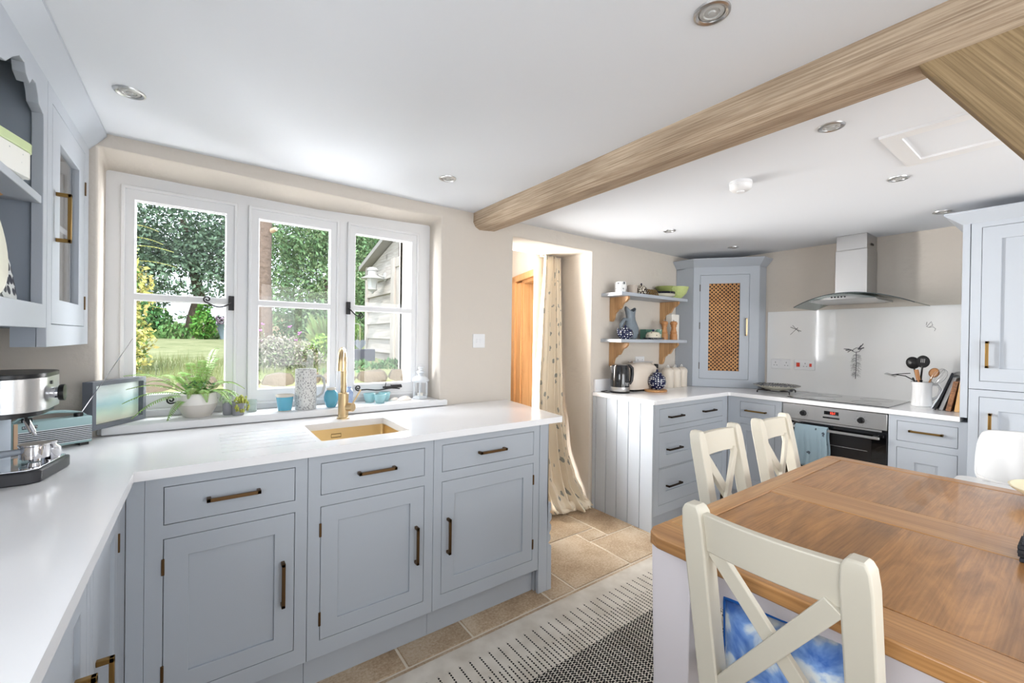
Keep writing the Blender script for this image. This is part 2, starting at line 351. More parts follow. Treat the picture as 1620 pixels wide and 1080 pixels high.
def marble():
    m = bpy.data.materials.new('marble'); m.use_nodes = True; N = m.node_tree.nodes; L = m.node_tree.links; b = N['Principled BSDF']
    tc = N.new('ShaderNodeTexCoord'); n = N.new('ShaderNodeTexNoise'); n.inputs['Scale'].default_value = 2.2; n.inputs['Detail'].default_value = 7; n.inputs['Distortion'].default_value = 1.6
    L.new(tc.outputs['Object'], n.inputs['Vector'])
    rp = ramp(N, [(.40, (206, 206, 208)), (.49, (196, 196, 200)), (.51, (150, 152, 158)), (.54, (200, 200, 204))]); L.new(n.outputs['Fac'], rp.inputs[0]); L.new(rp.outputs[0], b.inputs['Base Color']); b.inputs['Roughness'].default_value = .2
    return m
struct(MB().box(2.55, XE, 3.90, 3.95, 0, 2.42).build('wall_shower', marble()))
# ------------------------------------------------------------------ window_1 with sill
win = struct(thing('window_1', None, None)); del_ = None
fr = MB().plate(-.34, 1.17, .945, 2.045, [(-.28, .133, .975, 1.957), (.19, .61, .975, 1.957), (.665, 1.082, .975, 1.957)], 2.495, 2.60)
fr.build('window_frame', WHITE, win, bevel=.004)
WALLPAINT_TRIM = WHITE
for x0, x1 in ((-.28, .133), (.19, .61), (.665, 1.082)):
    cs = MB().plate(x0+.002, x1-.002, .977, 1.955, [(x0+.04, x1-.04, 1.045, 1.468), (x0+.04, x1-.04, 1.494, 1.905)], 2.487, 2.535)
    cs.plate(x0-.006, x1+.006, .972, 1.963, [(x0+.008, x1-.008, .984, 1.948)], 2.478, 2.496)
    cs.plate(x0+.034, x1-.034, 1.037, 1.913, [(x0+.044, x1-.044, 1.049, 1.464), (x0+.044, x1-.044, 1.498, 1.901)], 2.500, 2.515)
    c = cs.build('casement', WHITE, win, bevel=.003)
    MB().box(x0+.036, x1-.036, 2.517, 2.521, 1.04, 1.91).build('pane', PANE, c)
struct(MB().slab([(-.332, 2.50), (-.332, 2.318), (-.318, 2.318), (-.318, 2.296), (1.20, 2.296), (1.20, 2.325), (1.163, 2.325), (1.163, 2.50)], [], .913, .946).build('window_1_sill', WHITE, bevel=.004))
def stay_curl(cx, cy, r, turns, a0, sgn=1, n=28):
    return [(cx+r*(1-.8*k/n)*cos(a0+sgn*turns*2*pi*k/n), cy+r*(1-.8*k/n)*sin(a0+sgn*turns*2*pi*k/n)) for k in range(n+1)]
def fastener(x, z, d, label):
    """black curly-tail casement fastener; d=-1 tail to the left"""
    t = thing('window_fastener', label, 'window catch', (x, 2.478, z), 0, 'black curly window fasteners')
    MB().box(-.012, .012, -.005, .002, -.035, .035).build('backplate', MBLACK, t, bevel=.002)
    pts = [(0, -.012, 0)]
    if d < 0:
        for k in range(1, 9): u = k/8; pts.append((-.095*u, -.022, -.02*sin(pi*u)-.004*u))
        sp = stay_curl(-.095, .012, .016, 1.3, R(-90), -1)
    else:
        for k in range(1, 9): u = k/8; pts.append((.062*u, -.022, -.045*u-.012*sin(pi*u)))
        sp = stay_curl(.062, -.040, .016, 1.3, R(-90), 1)
    pts += [(a, -.022, b) for a, b in sp]
    MB().tube(pts, .0035, 6).build('lever', MBLACK, t)
fastener(.115, 1.472, -1, 'black curly fastener with backplate on the left casement stile')
fastener(.665, 1.478, 1, 'black curly fastener drooping by the tap, on the right casement stile')
def stay(x0, x1, z, label, curl=True):
    t = thing('casement_stay', label, 'window stay', (x0, 2.474, z), 0)
    pts = [(a, -.012, b) for a, b in reversed(stay_curl(.0, .016, .016, 1.3, R(-90), -1))] + [(k/10*(x1-x0), -.012, .004*sin(k)) for k in range(1, 11)]
    MB().tube(pts, .0038, 6).build('bar', MBLACK, t)
    b = MB().box(x1-x0-.10, x1-x0+.015, -.012, .0, .004, .016); b.tube([(x1-x0-.09, -.012, .01), (x1-x0-.085, -.016, .042)], .003, 6); b.box(x1-x0-.05, x1-x0+.01, -.016, .006, .010, .024)
    b.build('pin_plate', MBLACK, t, bevel=.002)
stay(.72, .965, 1.012, 'black curled casement stay along the bottom of the right casement')
stay(-.11, .05, 1.004, 'black casement stay behind the potted fern')

# added windows on the unseen west and south sides, invented to let daylight in
w2 = struct(thing('added_window_west', None, None))  # unseen west window, added for its light
MB(T(XW-.12, 0, 0) @ RZ(R(90))).plate(-.8, .5, 1.05, 1.95, [(-.76, -.17, 1.09, 1.91), (-.13, .46, 1.09, 1.91)], -.03, .03).build('window_frame', WHITE, w2)
w3 = struct(thing('added_window_south', None, None))  # unseen south window, added for its light
MB().plate(.2, 3.3, .1, 2.0, [(.27, 1.2, .17, 1.93), (1.3, 2.2, .17, 1.93), (2.3, 3.23, .17, 1.93)], YS-.14, YS-.08).build('window_frame', WHITE, w3)

# ------------------------------------------------------------------ ceiling items
beam = MB()
sec = lambda y: [(1.386, CZ+.03), (1.386+.004*sin(y*5), 2.052), (1.402, 2.025), (1.43, 2.008), (1.545, 2.020), (1.572, 2.036), (1.58, CZ+.03)]
ys = [YS+.02+(W+.03-YS-.02)*k/44 for k in range(45)]
vs = []; fs = []
for yy in ys:
    for j, (x, z) in enumerate(sec(yy)):
        wob = .004*noise.noise(Vector((j*3.1, yy*2.2, 0)))
        vs.append((x+wob, yy, z+wob*.8))
n_ = 7
for i in range(44):
    for k in range(n_): fs.append((i*n_+k, i*n_+(k+1) % n_, (i+1)*n_+(k+1) % n_, (i+1)*n_+k))
fs += [tuple(range(n_)), tuple(reversed([44*n_+k for k in range(n_)]))]
beam.add(vs, fs)
tag(beam.build('ceiling_beam', BEAM, ang=25), 'long pale oak beam with chamfered edges crossing under the white ceiling', 'beam')
br = MB(); br.box(0, .075, -1.1, 0.02, -.0, .27)
b_ = br.build('oak_brace', BRACE, bevel=.004); b_.location = (1.428, .268, 2.010); b_.rotation_euler = (R(58.5), 0, 0); tag(b_, 'thick diagonal oak brace with ring stain under the ceiling beam, top right', 'brace')
def spot(x, y, label):
    t = thing('recessed_spotlight', label, 'ceiling spotlight', (x, y, CZ), 0, 'recessed ceiling spotlights')
    MB().lathe([(.029, .0), (.030, -.003), (.036, -.006), (.041, -.004), (.042, 0.0)], 32).build('trim_ring', STEEL, t)
    MB().lathe([(.0001, -.0045), (.008, -.004), (.010, -.0015), (.017, -.0012), (.019, -.0035), (.025, -.003), (.0285, -.0008)], 28).build('lens', mat('lamp_lens', (176, 176, 174), .22, spec=.8), t)
    return t
for x, y, l in ((-.197, 1.882, 'recessed spotlight with pale ring above the left window corner'), (.99, .555, 'large nearest recessed spotlight at the top edge of the picture'),
        (.982, 1.908, 'recessed spotlight left of where the beam meets the window wall'), (1.86, .579, 'recessed spotlight just right of the oak beam, nearest of those beyond it'),
        (2.692, .565, 'recessed spotlight beside the far corner of the loft hatch'), (3.571, .549, 'recessed spotlight directly before the tall cupboard cornice'),
        (2.716, 1.816, 'recessed spotlight above the wall shelves'), (3.597, 1.797, 'recessed spotlight directly before the corner cupboard')): spot(x, y, l)
t = thing('smoke_alarm', 'round white smoke alarm on the ceiling beyond the beam', 'smoke alarm', (2.159, 1.047, CZ))
MB().lathe([(.050, 0), (.052, -.012), (.048, -.016), (.050, -.018), (.049, -.032), (.040, -.042), (.026, -.046), (.0001, -.047)], 36).build('housing', WHITE, t)
MB().lathe([(.018, -.045), (.018, -.052), (.008, -.054), (.0001, -.054)], 20).build('sensor_cap', WHITE, t)
t = thing('loft_hatch', 'white framed loft hatch in the ceiling by the oak brace', 'hatch', (2.1, .5, CZ))
MB().plate(0, .42, -.72, 0, [(.055, .36, -.66, -.055)], -.004, .010).build('frame', WHITE, t).data.transform(RX(R(-90)))
MB().box(.055, .36, -.66, -.055, -.001, .001).build('panel', CEIL, t)
# light switch and sockets
def plate_sw(name, label, cat, M, w_, h_, parts):
    t = thing(name, label, cat); t.matrix_world = M
    MB().box(-w_/2, w_/2, -.008, 0, -h_/2, h_/2).build('faceplate', WHITE, t, bevel=.002)
    for nm, x, z, pw, ph, mm, y in parts: MB().box(x-pw/2, x+pw/2, -.008-y, -.006, z-ph/2, z+ph/2).build(nm, mm, t, bevel=.0007 if y > .0015 else 0)
    return t
DG = mat('socket_hole', (60, 60, 62), .6); RED = mat('switch_red', (205, 62, 40), .4)
plate_sw('light_switch', 'white double light switch on the wall between window and doorway', 'light switch', T(1.433, W-.0, 1.302), .088, .088, [('rocker', -.012, 0, .016, .026, WHITE, .004), ('rocker', .012, 0, .016, .026, WHITE, .004)])
def sock_holes(cx, dz=0): return [('pin_hole', cx, .012+dz, .0045, .010, DG, .0004), ('pin_hole', cx-.011, -.012+dz, .008, .004, DG, .0004), ('pin_hole', cx+.011, -.012+dz, .008, .004, DG, .0004)]
EM = lambda y, z: T(XE-.008, y, z) @ RZ(R(-90))
plate_sw('double_socket', 'white double plug socket on the splashback nearest the corner cupboard', 'socket', EM(1.60, 1.134), .147, .082, sock_holes(-.04)+sock_holes(.045)+[('rocker', -.008, .026, .014, .012, WHITE, .003), ('rocker', .012, .026, .014, .012, WHITE, .003)])
plate_sw('cooker_switch', 'white cooker switch plate with two red rockers', 'switch', EM(1.42, 1.134), .147, .082, [('rocker', -.045, 0, .024, .034, RED, .004), ('rocker', .045, 0, .016, .026, RED, .004)]+sock_holes(.006))
plate_sw('wall_socket', 'white plug socket on the wall behind the toaster', 'socket', T(3.07, W, 1.14), .12, .082, sock_holes(-.03)+sock_holes(.03))

# ------------------------------------------------------------------ cabinets
def handle(parent, x, z, L_, vert, M_=BRONZE, y=0, proj=.03, th=.0115):
    b = MB()
    if vert: b.box(x-th/2, x+th/2, y-proj, y-proj+th*.8, z-L_/2, z+L_/2).box(x-th/2, x+th/2, y-proj, y, z-L_/2, z-L_/2+th).box(x-th/2, x+th/2, y-proj, y, z+L_/2-th, z+L_/2)
    else: b.box(x-L_/2, x+L_/2, y-proj, y-proj+th*.8, z-th/2, z+th/2).box(x-L_/2, x-L_/2+th, y-proj, y, z-th/2, z+th/2).box(x+L_/2-th, x+L_/2, y-proj, y, z-th/2, z+th/2)
    return b.build('handle', M_, parent, bevel=.0012)
def hinge(parent, x, z): return MB().box(x-.004, x+.004, -.004, .004, z-.025, z+.025).build('hinge', BRONZE, parent, bevel=.001)
def front(parent, kind, x0, x1, z0, z1, panel=True, st=.062, g=.0018, rec=.009):
    b = MB(); x0 += g; x1 -= g; z0 += g; z1 -= g
    if panel: b.plate(x0, x1, z0, z1, [(x0+st, x1-st, z0+st, z1-st)], 0, .02); b.box(x0+st-.004, x1-st+.004, rec, .019, z0+st-.004, z1-st+.004)
    else: b.box(x0, x1, 0, .02, z0, z1)
    return b.build(kind, CAB, parent, bevel=.0012, seg=1)
def cabinet(name, label, cat, loc, rz, wd, z0, z1, depth, openings, plinth=True, body=True, group=None, hollow=False):
    t = thing(name, label, cat, loc, rz, group)
    b = MB().plate(0, wd, z0, z1, openings, 0, .02)
    if hollow: b.box(0, .018, .02, depth, z0, z1).box(wd-.018, wd, .02, depth, z0, z1).box(.018, wd-.018, .02, depth, z0, z0+.018).box(.018, wd-.018, depth-.012, depth, z0+.018, z1)
    elif body: b.box(.001, wd-.001, .022, depth, z0, z1)
    b.build('carcass', CAB, t, bevel=.001, seg=1)
    if plinth: MB().box(0, wd, .05, .068, 0, z0).build('plinth', CAB, t)
    return t
PD = .62
Z0, Z1, D0, D1, D2, D3 = .129, .88, .847, .728, .686, .189
def base_unit(name, label, x0, x1, dl, dr, hside, hz=.445, hollow=False):
    t = cabinet(name, label, 'kitchen cabinet', (x0, 1.68, 0), 0, x1-x0-.0015, Z0, Z1, PD, [(dl-x0, dr-x0, D1, D0), (dl-x0, dr-x0, D3, D2)], group='grey base cabinets under the window', hollow=hollow)
    dw = front(t, 'drawer', dl-x0, dr-x0, D1, D0, panel=False); handle(dw, (dl+dr)/2-x0, .789, .15, False)
    do = front(t, 'door', dl-x0, dr-x0, D3, D2)
    hx_ = (dr-x0-.038) if hside > 0 else (dl-x0+.03)
    handle(do, hx_, hz, .155, True)
    ox = dl-x0 if hside > 0 else dr-x0
    for hz_ in (.60, .27): hinge(do, ox, hz_)
    return t
base_unit('base_cabinet', 'grey base cabinet left of the sink, with wide drawer over one door', -.135, .317, -.091, .275, 1)
base_unit('base_cabinet', 'grey base cabinet directly below the brass sink, handle at the door right', .317, .816, .36, .774, 1, hollow=True)
base_unit('base_cabinet', 'grey base cabinet at the doorway end, door handle at its left', .816, 1.412, .856, 1.372, -1)
# end pilaster with scalloped foot
pil = thing('end_pilaster', 'grey shaped pilaster closing the doorway end of the window cabinets', 'pilaster', (1.412, 1.68, 0))
MB().box(.0015, .062, 0, .02, .0, .88).box(.0015, .088, .035, .62, 0, .88).build('post', CAB, pil, bevel=.002)
pf = [(.062, .88), (.062, .46), (.086, .46), (.088, .42), (.078, .41), (.092, .395), (.092, .37), (.078, .355), (.090, .34), (.090, .315), (.076, .30), (.086, .285), (.086, .262), (.07, .25), (.092, .23), (.094, 0), (.062, 0)]
MB().prism([(x-.004, z) for x, z in pf], -.002, .03, 'y').build('scalloped_foot', CAB, pil, bevel=.002)
# corner filler and left run (faces +X, seen edge-on)
lr = cabinet('corner_cabinet_panel', 'plain grey corner filler between the left run and window cabinets', 'cabinet filler', (-.178, 1.58, 0), R(90), .099, Z0, Z1, .05, [], plinth=False)
MB(T(0, 0, 0)).box(.10, .1, 0, .01, Z0, Z1) if False else None
MB(RZ(R(-90)) @ T(0, .1, 0)).box(.0015, .0425, 0, .02, 0.129, Z1).build('return_panel', CAB, lr)
def left_unit(label, y0, y1, oy0, oy1, hy, hz_, hl, hg=True):
    t = cabinet('base_cabinet', label, 'kitchen cabinet', (-.178, y0, 0), R(90), y1-y0-.0015, Z0, Z1, .60, [(oy0-y0, oy1-y0, .189, D0)], group='grey base cabinets along the left wall')
    do = front(t, 'door', oy0-y0, oy1-y0, .189, D0, st=.05); handle(do, hy-y0, hz_, hl, True, BRASS); hinge(do, oy1-y0, .75) if hg else None; return t
left_unit('grey left-wall base cabinet next to the corner, brass handle at the frame edge', 1.19, 1.58, 1.217, 1.549, 1.255, .535, .155)
left_unit('grey left-wall base cabinet nearest the camera', .72, 1.19, .75, 1.16, 1.06, .62, .155, False)
# worktops
tp = thing('worktop', 'white quartz worktop running along the left wall and under the window', 'worktop')
out = [(-.795, -.6), (-.158, -.6), (-.158, 1.659), (1.548, 1.659), (1.556, 1.667), (1.66, 2.322), (-.795, 2.322)]
def rrect(x0, x1, y0, y1, r, n=5):
    return arc(x1-r, y1-r, r, 0, 90, n)+arc(x0+r, y1-r, r, 90, 180, n)+arc(x0+r, y0+r, r, 180, 270, n)+arc(x1-r, y0+r, r, 270, 360, n)
sinkhole = rrect(.379, .745, 1.762, 2.122, .012)
MB().slab(out, [sinkhole], .88, .9065).build('slab', QUARTZ, tp)
grooves = [[(.06, y-.0035), (.362, y-.0035), (.362, y+.0035), (.06, y+.0035)] for y in (1.778, 1.842, 1.906, 1.97, 2.034, 2.098)]
MB().slab(out, [sinkhole]+grooves, .9065, .91).build('top_face', QUARTZ, tp)
SINKB = mat('sink_brass', (226, 206, 166), .33, metal=1)
sk = thing('kitchen_sink', 'brushed brass undermount sink set into the white worktop', 'sink', (.562, 1.942, 0))
b = MB(); lo = rrect(-.19, .19, -.187, .187, .02); hi = rrect(-.187, .187, -.184, .184, .018)
for nm, z0_, z1_ in (('wall', .70, .8795),): 
    n = len(lo); b.add([(x, y, .8795) for x, y in lo]+[(x, y, .72) for x, y in lo]+[(x*.98, y*.98, .714) for x, y in lo], [(i, (i+1) % n, n+(i+1) % n, n+i) for i in range(n)]+[(n+i, n+(i+1) % n, 2*n+(i+1) % n, 2*n+i) for i in range(n)]+[tuple(2*n+i for i in range(n))])
b.build('bowl', SINKB, sk, fixn=False)
MB(T(-.04, .186, .845)).tube([(-.022, 0, -.008), (.022, 0, -.008), (.022, 0, .008), (-.022, 0, .008)], .0018, 6, closed=True).build('overflow_slot', BRONZE, sk)
MB().lathe([(.045, .7145), (.04, .718), (.03, .716), (.0001, .715)], 24).build('drain', BRASS_L, sk)
tap = thing('kitchen_tap', 'brushed gold swan-neck mixer tap behind the sink', 'tap', (.572, 2.20, .91))
MB().lathe([(.030, 0), (.030, .006), (.0245, .008), (.0245, .125), (.022, .128)], 32).build('body', BRASS_L, tap)
SP = [(0, 0, .12), (0, 0, .28)]+[(-.022+.022*cos(a), -.055+.055*cos(a), .285+.058*sin(a)) for a in [pi*k/14 for k in range(15)]]+[(-.046, -.112, .245)]
MB().tube(SP, .0135, 16).build('spout', BRASS_L, tap)
lv = MB(T(.016, -.012, .058) @ RZ(R(-50))); lv.tube([(0, 0, 0), (.034, 0, 0)], .021, 24); lb = lv.build('lever', BRASS_L, tap, bevel=.002)
MB(T(.016, -.012, .058) @ RZ(R(-50))).tube([(.026, 0, .01), (.055, .03, .085)], .004, 10).build('lever_pin', BRASS_L, lb)

# ------------------------------------------------------------------ right-hand kitchen
FR = 1.768
du = cabinet('drawer_cabinet', 'grey drawer cabinet with tongue-and-groove end beside the doorway', 'kitchen cabinet', (2.512, FR, 0), 0, .975, .108, Z1, .55, [(.05, .90, .72, .845), (.05, .90, .43, .68), (.05, .90, .173, .424)])
for (za, zb, pn, hs) in ((.72, .845, False, (.235, .68)), (.43, .68, True, (.22, .68)), (.173, .424, True, (.22, .68))):
    dw = front(du, 'drawer', .05, .90, za, zb, panel=pn, st=.085)
    for hx_ in hs: handle(dw, hx_, (za+zb)/2 + (.0 if not pn else .0), .17, False, mat('dark_bronze', (74, 60, 48), .4, metal=1))
ep = MB(); ybs = [FR-.0, 1.874, 1.977, 2.081, 2.183, 2.29, 2.3265]
for a, b_ in zip(ybs[:-1], ybs[1:]): ep.box(-.02, -.002, a-FR+.0015, b_-FR-.0015, 0, .88)
ep.box(-.014, -.001, 0, 2.326-FR, 0, .88)
ep.build('tongue_and_groove_end', CAB, du, bevel=.0015, seg=1)
XF = 3.487
def hob_unit(name, label, y1, y0, opens, cat='kitchen cabinet', z0=.129, z1=Z1, depth=.57, **k):
    return cabinet(name, label, cat, (XF, y1, 0), R(-90), y1-y0-.0015, z0, z1, depth, opens, **k)
c1 = hob_unit('base_cabinet', 'narrow grey cabinet with one drawer between the corner and the oven', 1.765, 1.363, [(.098, .355, .722, .845), (.098, .355, .19, .67)])
dw = front(c1, 'drawer', .098, .355, .722, .845, panel=False); handle(dw, .22, .779, .155, False, BRASS)
do = front(c1, 'door', .098, .355, .19, .67, st=.05)
c2 = hob_unit('base_cabinet', 'pale grey drawer cabinet right of the oven', .757, .413, [(.04, .305, .722, .845), (.04, .305, .44, .683), (.04, .305, .18, .42)])
dw = front(c2, 'drawer', .04, .305, .722, .845, panel=False); handle(dw, .172, .79, .15, False, BRASS)
front(c2, 'drawer', .04, .305, .44, .683, st=.08); front(c2, 'drawer', .04, .305, .18, .42, st=.08)
# oven
ov = thing('built_in_oven', 'stainless steel built-in oven with black glass door and red clock', 'oven', (XF, 1.36, 0), R(-90))
MB().box(.003, .597, .024, .55, .13, .876).build('housing', BLACK, ov)
cpn = MB().box(.003, .597, -.004, .022, .769, .874).build('control_panel', STEEL, ov, bevel=.002)
dor = MB().box(.003, .597, .004, .022, .14, .752).build('door', BGLASS, ov, bevel=.002)
MB().box(.06, .52, .002, .006, .30, .70).build('window', mat('oven_window', (34, 32, 32), .08), dor)
for zz in (.545, .62): MB().tube([(.10, .0015, zz), (.50, .0015, zz)], .0014, 6).build('shelf_rail', STEEL, dor)
MB().box(.03, .57, -.050, -.034, .712, .728).box(.05, .07, -.04, .006, .712, .728).box(.53, .55, -.04, .006, .712, .728).build('handle', STEEL, dor, bevel=.002)
MB().box(.03, .57, .001, .012, .755, .766).build('vent_strip', STEEL, ov)
for kx in (.135, .465):
    kb = MB(T(kx, -.004, .816) @ RX(R(90))).lathe([(.021, 0), (.019, .004), (.016, .018), (.0001, .019)], 28); kb.M = Matrix.Identity(4); kb.box(kx-.004, kx+.004, -.028, -.02, .799, .833)
    kb.build('knob', BLACK, cpn)
    tk = MB()
    for a in range(0, 330, 40): tk.box(kx+.031*sin(R(a-160))-.0012, kx+.031*sin(R(a-160))+.0012, -.0048, -.0035, .816+.031*cos(R(a-160))-.0012, .816+.031*cos(R(a-160))+.0012)
    tk.build('dial_marks', DG, cpn)
MB().box(.262, .345, -.006, -.002, .826, .850).build('display', BGLASS, cpn)
MB().box(.255, .350, -.006, -.002, .800, .810).build('button_strip', BGLASS, cpn)
text('clock_digits', '12:1', .019, T(.312, -.0068, .838) @ RX(R(90)), mat('led_red', (255, 60, 40), .5, emit=3), cpn)
# tea towel over the oven handle
def cloth(nx, nz, fn, th=.003):
    b = MB(); vs = [fn(i/(nx-1), j/(nz-1)) for j in range(nz) for i in range(nx)]
    b.add(vs, [(j*nx+i, j*nx+i+1, (j+1)*nx+i+1, (j+1)*nx+i) for j in range(nz-1) for i in range(nx-1)]); return b
def towel_fn(u, v):
    x = .105+.19*u+.006*sin(v*9); s = v*.50; f = .005*sin(u*17+1)*min(1, s*6)+.003*sin(u*31+v*5)
    if s < .20: return (x, -.060-f-.004, .734-s-.01*u*0)            # not used for the fold
    return (x, -.060-f-.004, .734-s)
tb = MB(); nx, nz = 26, 34; vs = []
for j in range(nz):
    s = j/(nz-1)*.62
    for i in range(nx):
        u = i/(nx-1); f = (.005*sin(u*17+1)+.003*sin(u*31+2))
        if s < .30: y, z = -.030+.0*f, .733-(.30-s)*.62
        elif s < .345: a = (s-.30)/.045*pi; y, z = -.042+.013*cos(a), .731+.010*sin(a)
        else: y, z = -.057-abs(f)*min(1, (s-.345)*14), .731-(s-.345)
        x = .105+.192*u+(.012*(u-.3) if s < .30 else 0)-.004*sin(z*30)
        vs.append((x, y, z))
tb.add(vs, [(j*nx+i, j*nx+i+1, (j+1)*nx+i+1, (j+1)*nx+i) for j in range(nz-1) for i in range(nx-1)])
def print_mat(name, base, cols, scale=30, thr=.18, rough=.9, obj=True, stretch=(1, 1, 1)):
    m = bpy.data.materials.new(name); m.use_nodes = True; N = m.node_tree.nodes; L = m.node_tree.links; b = N['Principled BSDF']
    tc = N.new('ShaderNodeTexCoord'); mp = N.new('ShaderNodeMapping'); mp.inputs['Scale'].default_value = stretch; L.new(tc.outputs['Object' if obj else 'UV'], mp.inputs[0])
    prev = None
    for k, c in enumerate(cols):
        v = N.new('ShaderNodeTexVoronoi'); v.inputs['Scale'].default_value = scale*(1+.13*k); v.inputs['Randomness'].default_value = .7
        ns = N.new('ShaderNodeTexNoise'); ns.inputs['Scale'].default_value = scale*4; mxv = N.new('ShaderNodeMix'); mxv.data_type = 'VECTOR'; mxv.inputs[0].default_value = .03
        ad = N.new('ShaderNodeVectorMath'); ad.operation = 'ADD'; ad.inputs[1].default_value = (3.1*k, 1.7*k, 0)
        L.new(mp.outputs[0], ad.inputs[0]); L.new(ad.outputs[0], ns.inputs['Vector']); L.new(ad.outputs[0], mxv.inputs[4]); L.new(ns.outputs['Color'], mxv.inputs[5]); L.new(mxv.outputs[1], v.inputs['Vector'])
        lt = N.new('ShaderNodeMath'); lt.operation = 'LESS_THAN'; lt.inputs[1].default_value = thr; L.new(v.outputs['Distance'], lt.inputs[0])
        mx = N.new('ShaderNodeMix'); mx.data_type = 'RGBA'; L.new(lt.outputs[0], mx.inputs[0])
        if prev is None: mx.inputs[6].default_value = lin(base)+(1,)
        else: L.new(prev, mx.inputs[6])
        mx.inputs[7].default_value = lin(c)+(1,); prev = mx.outputs[2]
    L.new(prev, b.inputs['Base Color']); b.inputs['Roughness'].default_value = rough; b.inputs['Specular IOR Level'].default_value = .2; return m
tw = tb.build('tea_towel', print_mat('towel_print', (138, 158, 168), [(160, 134, 112), (70, 78, 86)], 13, .17), fixn=False)
so = tw.modifiers.new('s', 'SOLIDIFY'); so.thickness = .003
tw.matrix_world = T(XF, 1.36, 0) @ RZ(R(-90)); tag(tw, 'light blue patterned tea towel hanging over the oven handle', 'tea towel')
# worktop right, upstand, splashback, hob
tp2 = thing('worktop', 'white quartz worktop around the corner by the kettle and hob', 'worktop')
MB().slab([(2.484, 2.322), (2.484, 1.76), (2.496, 1.748), (3.455, 1.748), (3.467, 1.736), (3.467, .443), (4.055, .443), (4.055, 2.322)], [], .88, .91).build('slab', QUARTZ, tp2, bevel=.003)
MB().box(2.50, 3.585, 2.306, 2.3265, .9105, 1.008).build('upstand', QUARTZ, tp2, bevel=.002)
tag(MB().box(XE-.007, XE-.0005, .45, 1.712, .911, 1.586).build('splashback', mat('splashback_glass', (226, 226, 225), .08, coat=.5), bevel=.001), 'glossy white splashback panel behind the hob', 'splashback')
hb = thing('induction_hob', 'black glass induction hob set on the worktop over the oven', 'hob', (3.525, .775, .9105))
MB().box(0, .52, -.01, .585, 0, .005).build('glass_top', mat('hob_glass', (44, 44, 46), .06, coat=1), hb, bevel=.0015)
b = MB()
for cx, cy, r in ((.15, .14, .08), (.15, .42, .1), (.38, .14, .09), (.38, .42, .075)): b.tube([(cx+r*cos(a), cy+r*sin(a), .0052) for a in [2*pi*k/40 for k in range(40)]], .0006, 4, closed=True)
b.build('zone_rings', mat('hob_print', (120, 120, 122), .3), hb)
# cooker hood
hd = thing('cooker_hood', 'stainless chimney cooker hood with curved glass canopy', 'cooker hood', (XE-.009, 1.045, 0), R(-90))
chm = MB().box(-.105, .085, -.235, 0, 1.66, 2.0).box(-.101, .081, -.231, 0, 2.0, CZ-.001).build('chimney', STEEL, hd, bevel=.003)
vg = MB()
for k in range(6): vg.box(.0845 if k >= 0 else 0, .0865, -.15+.010*k, -.144+.010*k, 2.03, 2.045)
vg.build('side_vent', BLACK, chm)
def canopy(x0, x1, y0f, y0b, zc, zdrop, th, n=26, bow=.06):
    b = MB(); vs = []
    for i in range(n+1):
        u = i/n*2-1; x = (x0+x1)/2+u*(x1-x0)/2; z = zc-zdrop*u*u; yf = y0f+bow*u*u
        vs += [(x, yf, z), (x, y0b, z), (x, y0b, z-th), (x, yf, z-th)]
    fs = [(4*i+k, 4*i+(k+1) % 4, 4*(i+1)+(k+1) % 4, 4*(i+1)+k) for i in range(n) for k in range(4)]+[(0, 1, 2, 3), tuple(4*n+k for k in (3, 2, 1, 0))]
    b.add(vs, fs); return b
canopy(-.30, .375, -.50, -.01, 1.668, .082, .006).build('glass_canopy', thin_glass('hood_glass', (205, 214, 212), 1.0), hd)
eb = MB(); eb.tube([((-.30+.375)/2+u*.3375, -.50+.06*u*u, 1.665-.082*u*u) for u in [k/20-1 for k in range(41)]], .0032, 6); eb.build('glass_edge', mat('glass_edge', (66, 72, 74), .2), hd)
bd = MB(); vs = []; n = 20
for i in range(n+1):
    u = i/n*2-1; x = -.018+u*.20; zt = 1.660-.030*u*u; zb = 1.618
    vs += [(x, -.455+.03*u*u, zt), (x, -.02, zt), (x, -.02, zb), (x, -.40+.03*u*u, zb), (x, -.46+.03*u*u, zb+.008)]
bd.add(vs, [(5*i+k, 5*i+(k+1) % 5, 5*(i+1)+(k+1) % 5, 5*(i+1)+k) for i in range(n) for k in range(5)]+[tuple(range(5)), tuple(5*n+k for k in range(4, -1, -1))])
bod = bd.build('hood_body', STEEL, hd)
for k in range(5): MB(T(-.055+.019*k, -.457, 1.640) @ RX(R(84))).lathe([(.0055, 0), (.0055, .004), (.0001, .005)], 12).build('button', BLACK, bod)
# corner cupboard with lattice door
cc = thing('corner_wall_cupboard', 'grey corner wall cupboard with a wooden lattice door', 'cupboard', (3.60, 2.15, 0), math.atan2(1.73-2.15, 3.93-3.60))
CCM = (T(3.60, 2.15, 0) @ RZ(math.atan2(-.42, .33))).inverted()
CW = math.hypot(.33, .42)
b = MB(); b.M = CCM
b.prism([(3.60, 2.165), (3.60, 2.325), (4.058, 2.325), (4.058, 1.73), (3.945, 1.73), (3.945, 1.76), (3.62, 2.165)], .912, .935)
b.prism([(3.60, 2.165), (3.60, 2.325), (4.058, 2.325), (4.058, 1.73), (3.945, 1.73), (3.945, 1.76), (3.62, 2.165)], 1.98, 2.0)
b.box(3.60, 3.615, 2.153, 2.325, .912, 2.0).box(3.932, 4.058, 1.73, 1.745, .912, 2.0)
b.M = Matrix.Identity(4); b.plate(0, CW, .912, 2.0, [(.055, .457, .985, 1.915)], 0, .02)
b.build('carcass', CAB, cc, bevel=.0012, seg=1)
do = MB(); g = .0018; do.plate(.055+g, .457-g, .985+g, 1.915-g, [(.13, .381, 1.058, 1.838)], 0, .02); door_c = do.build('door', CAB, cc, bevel=.0012, seg=1)
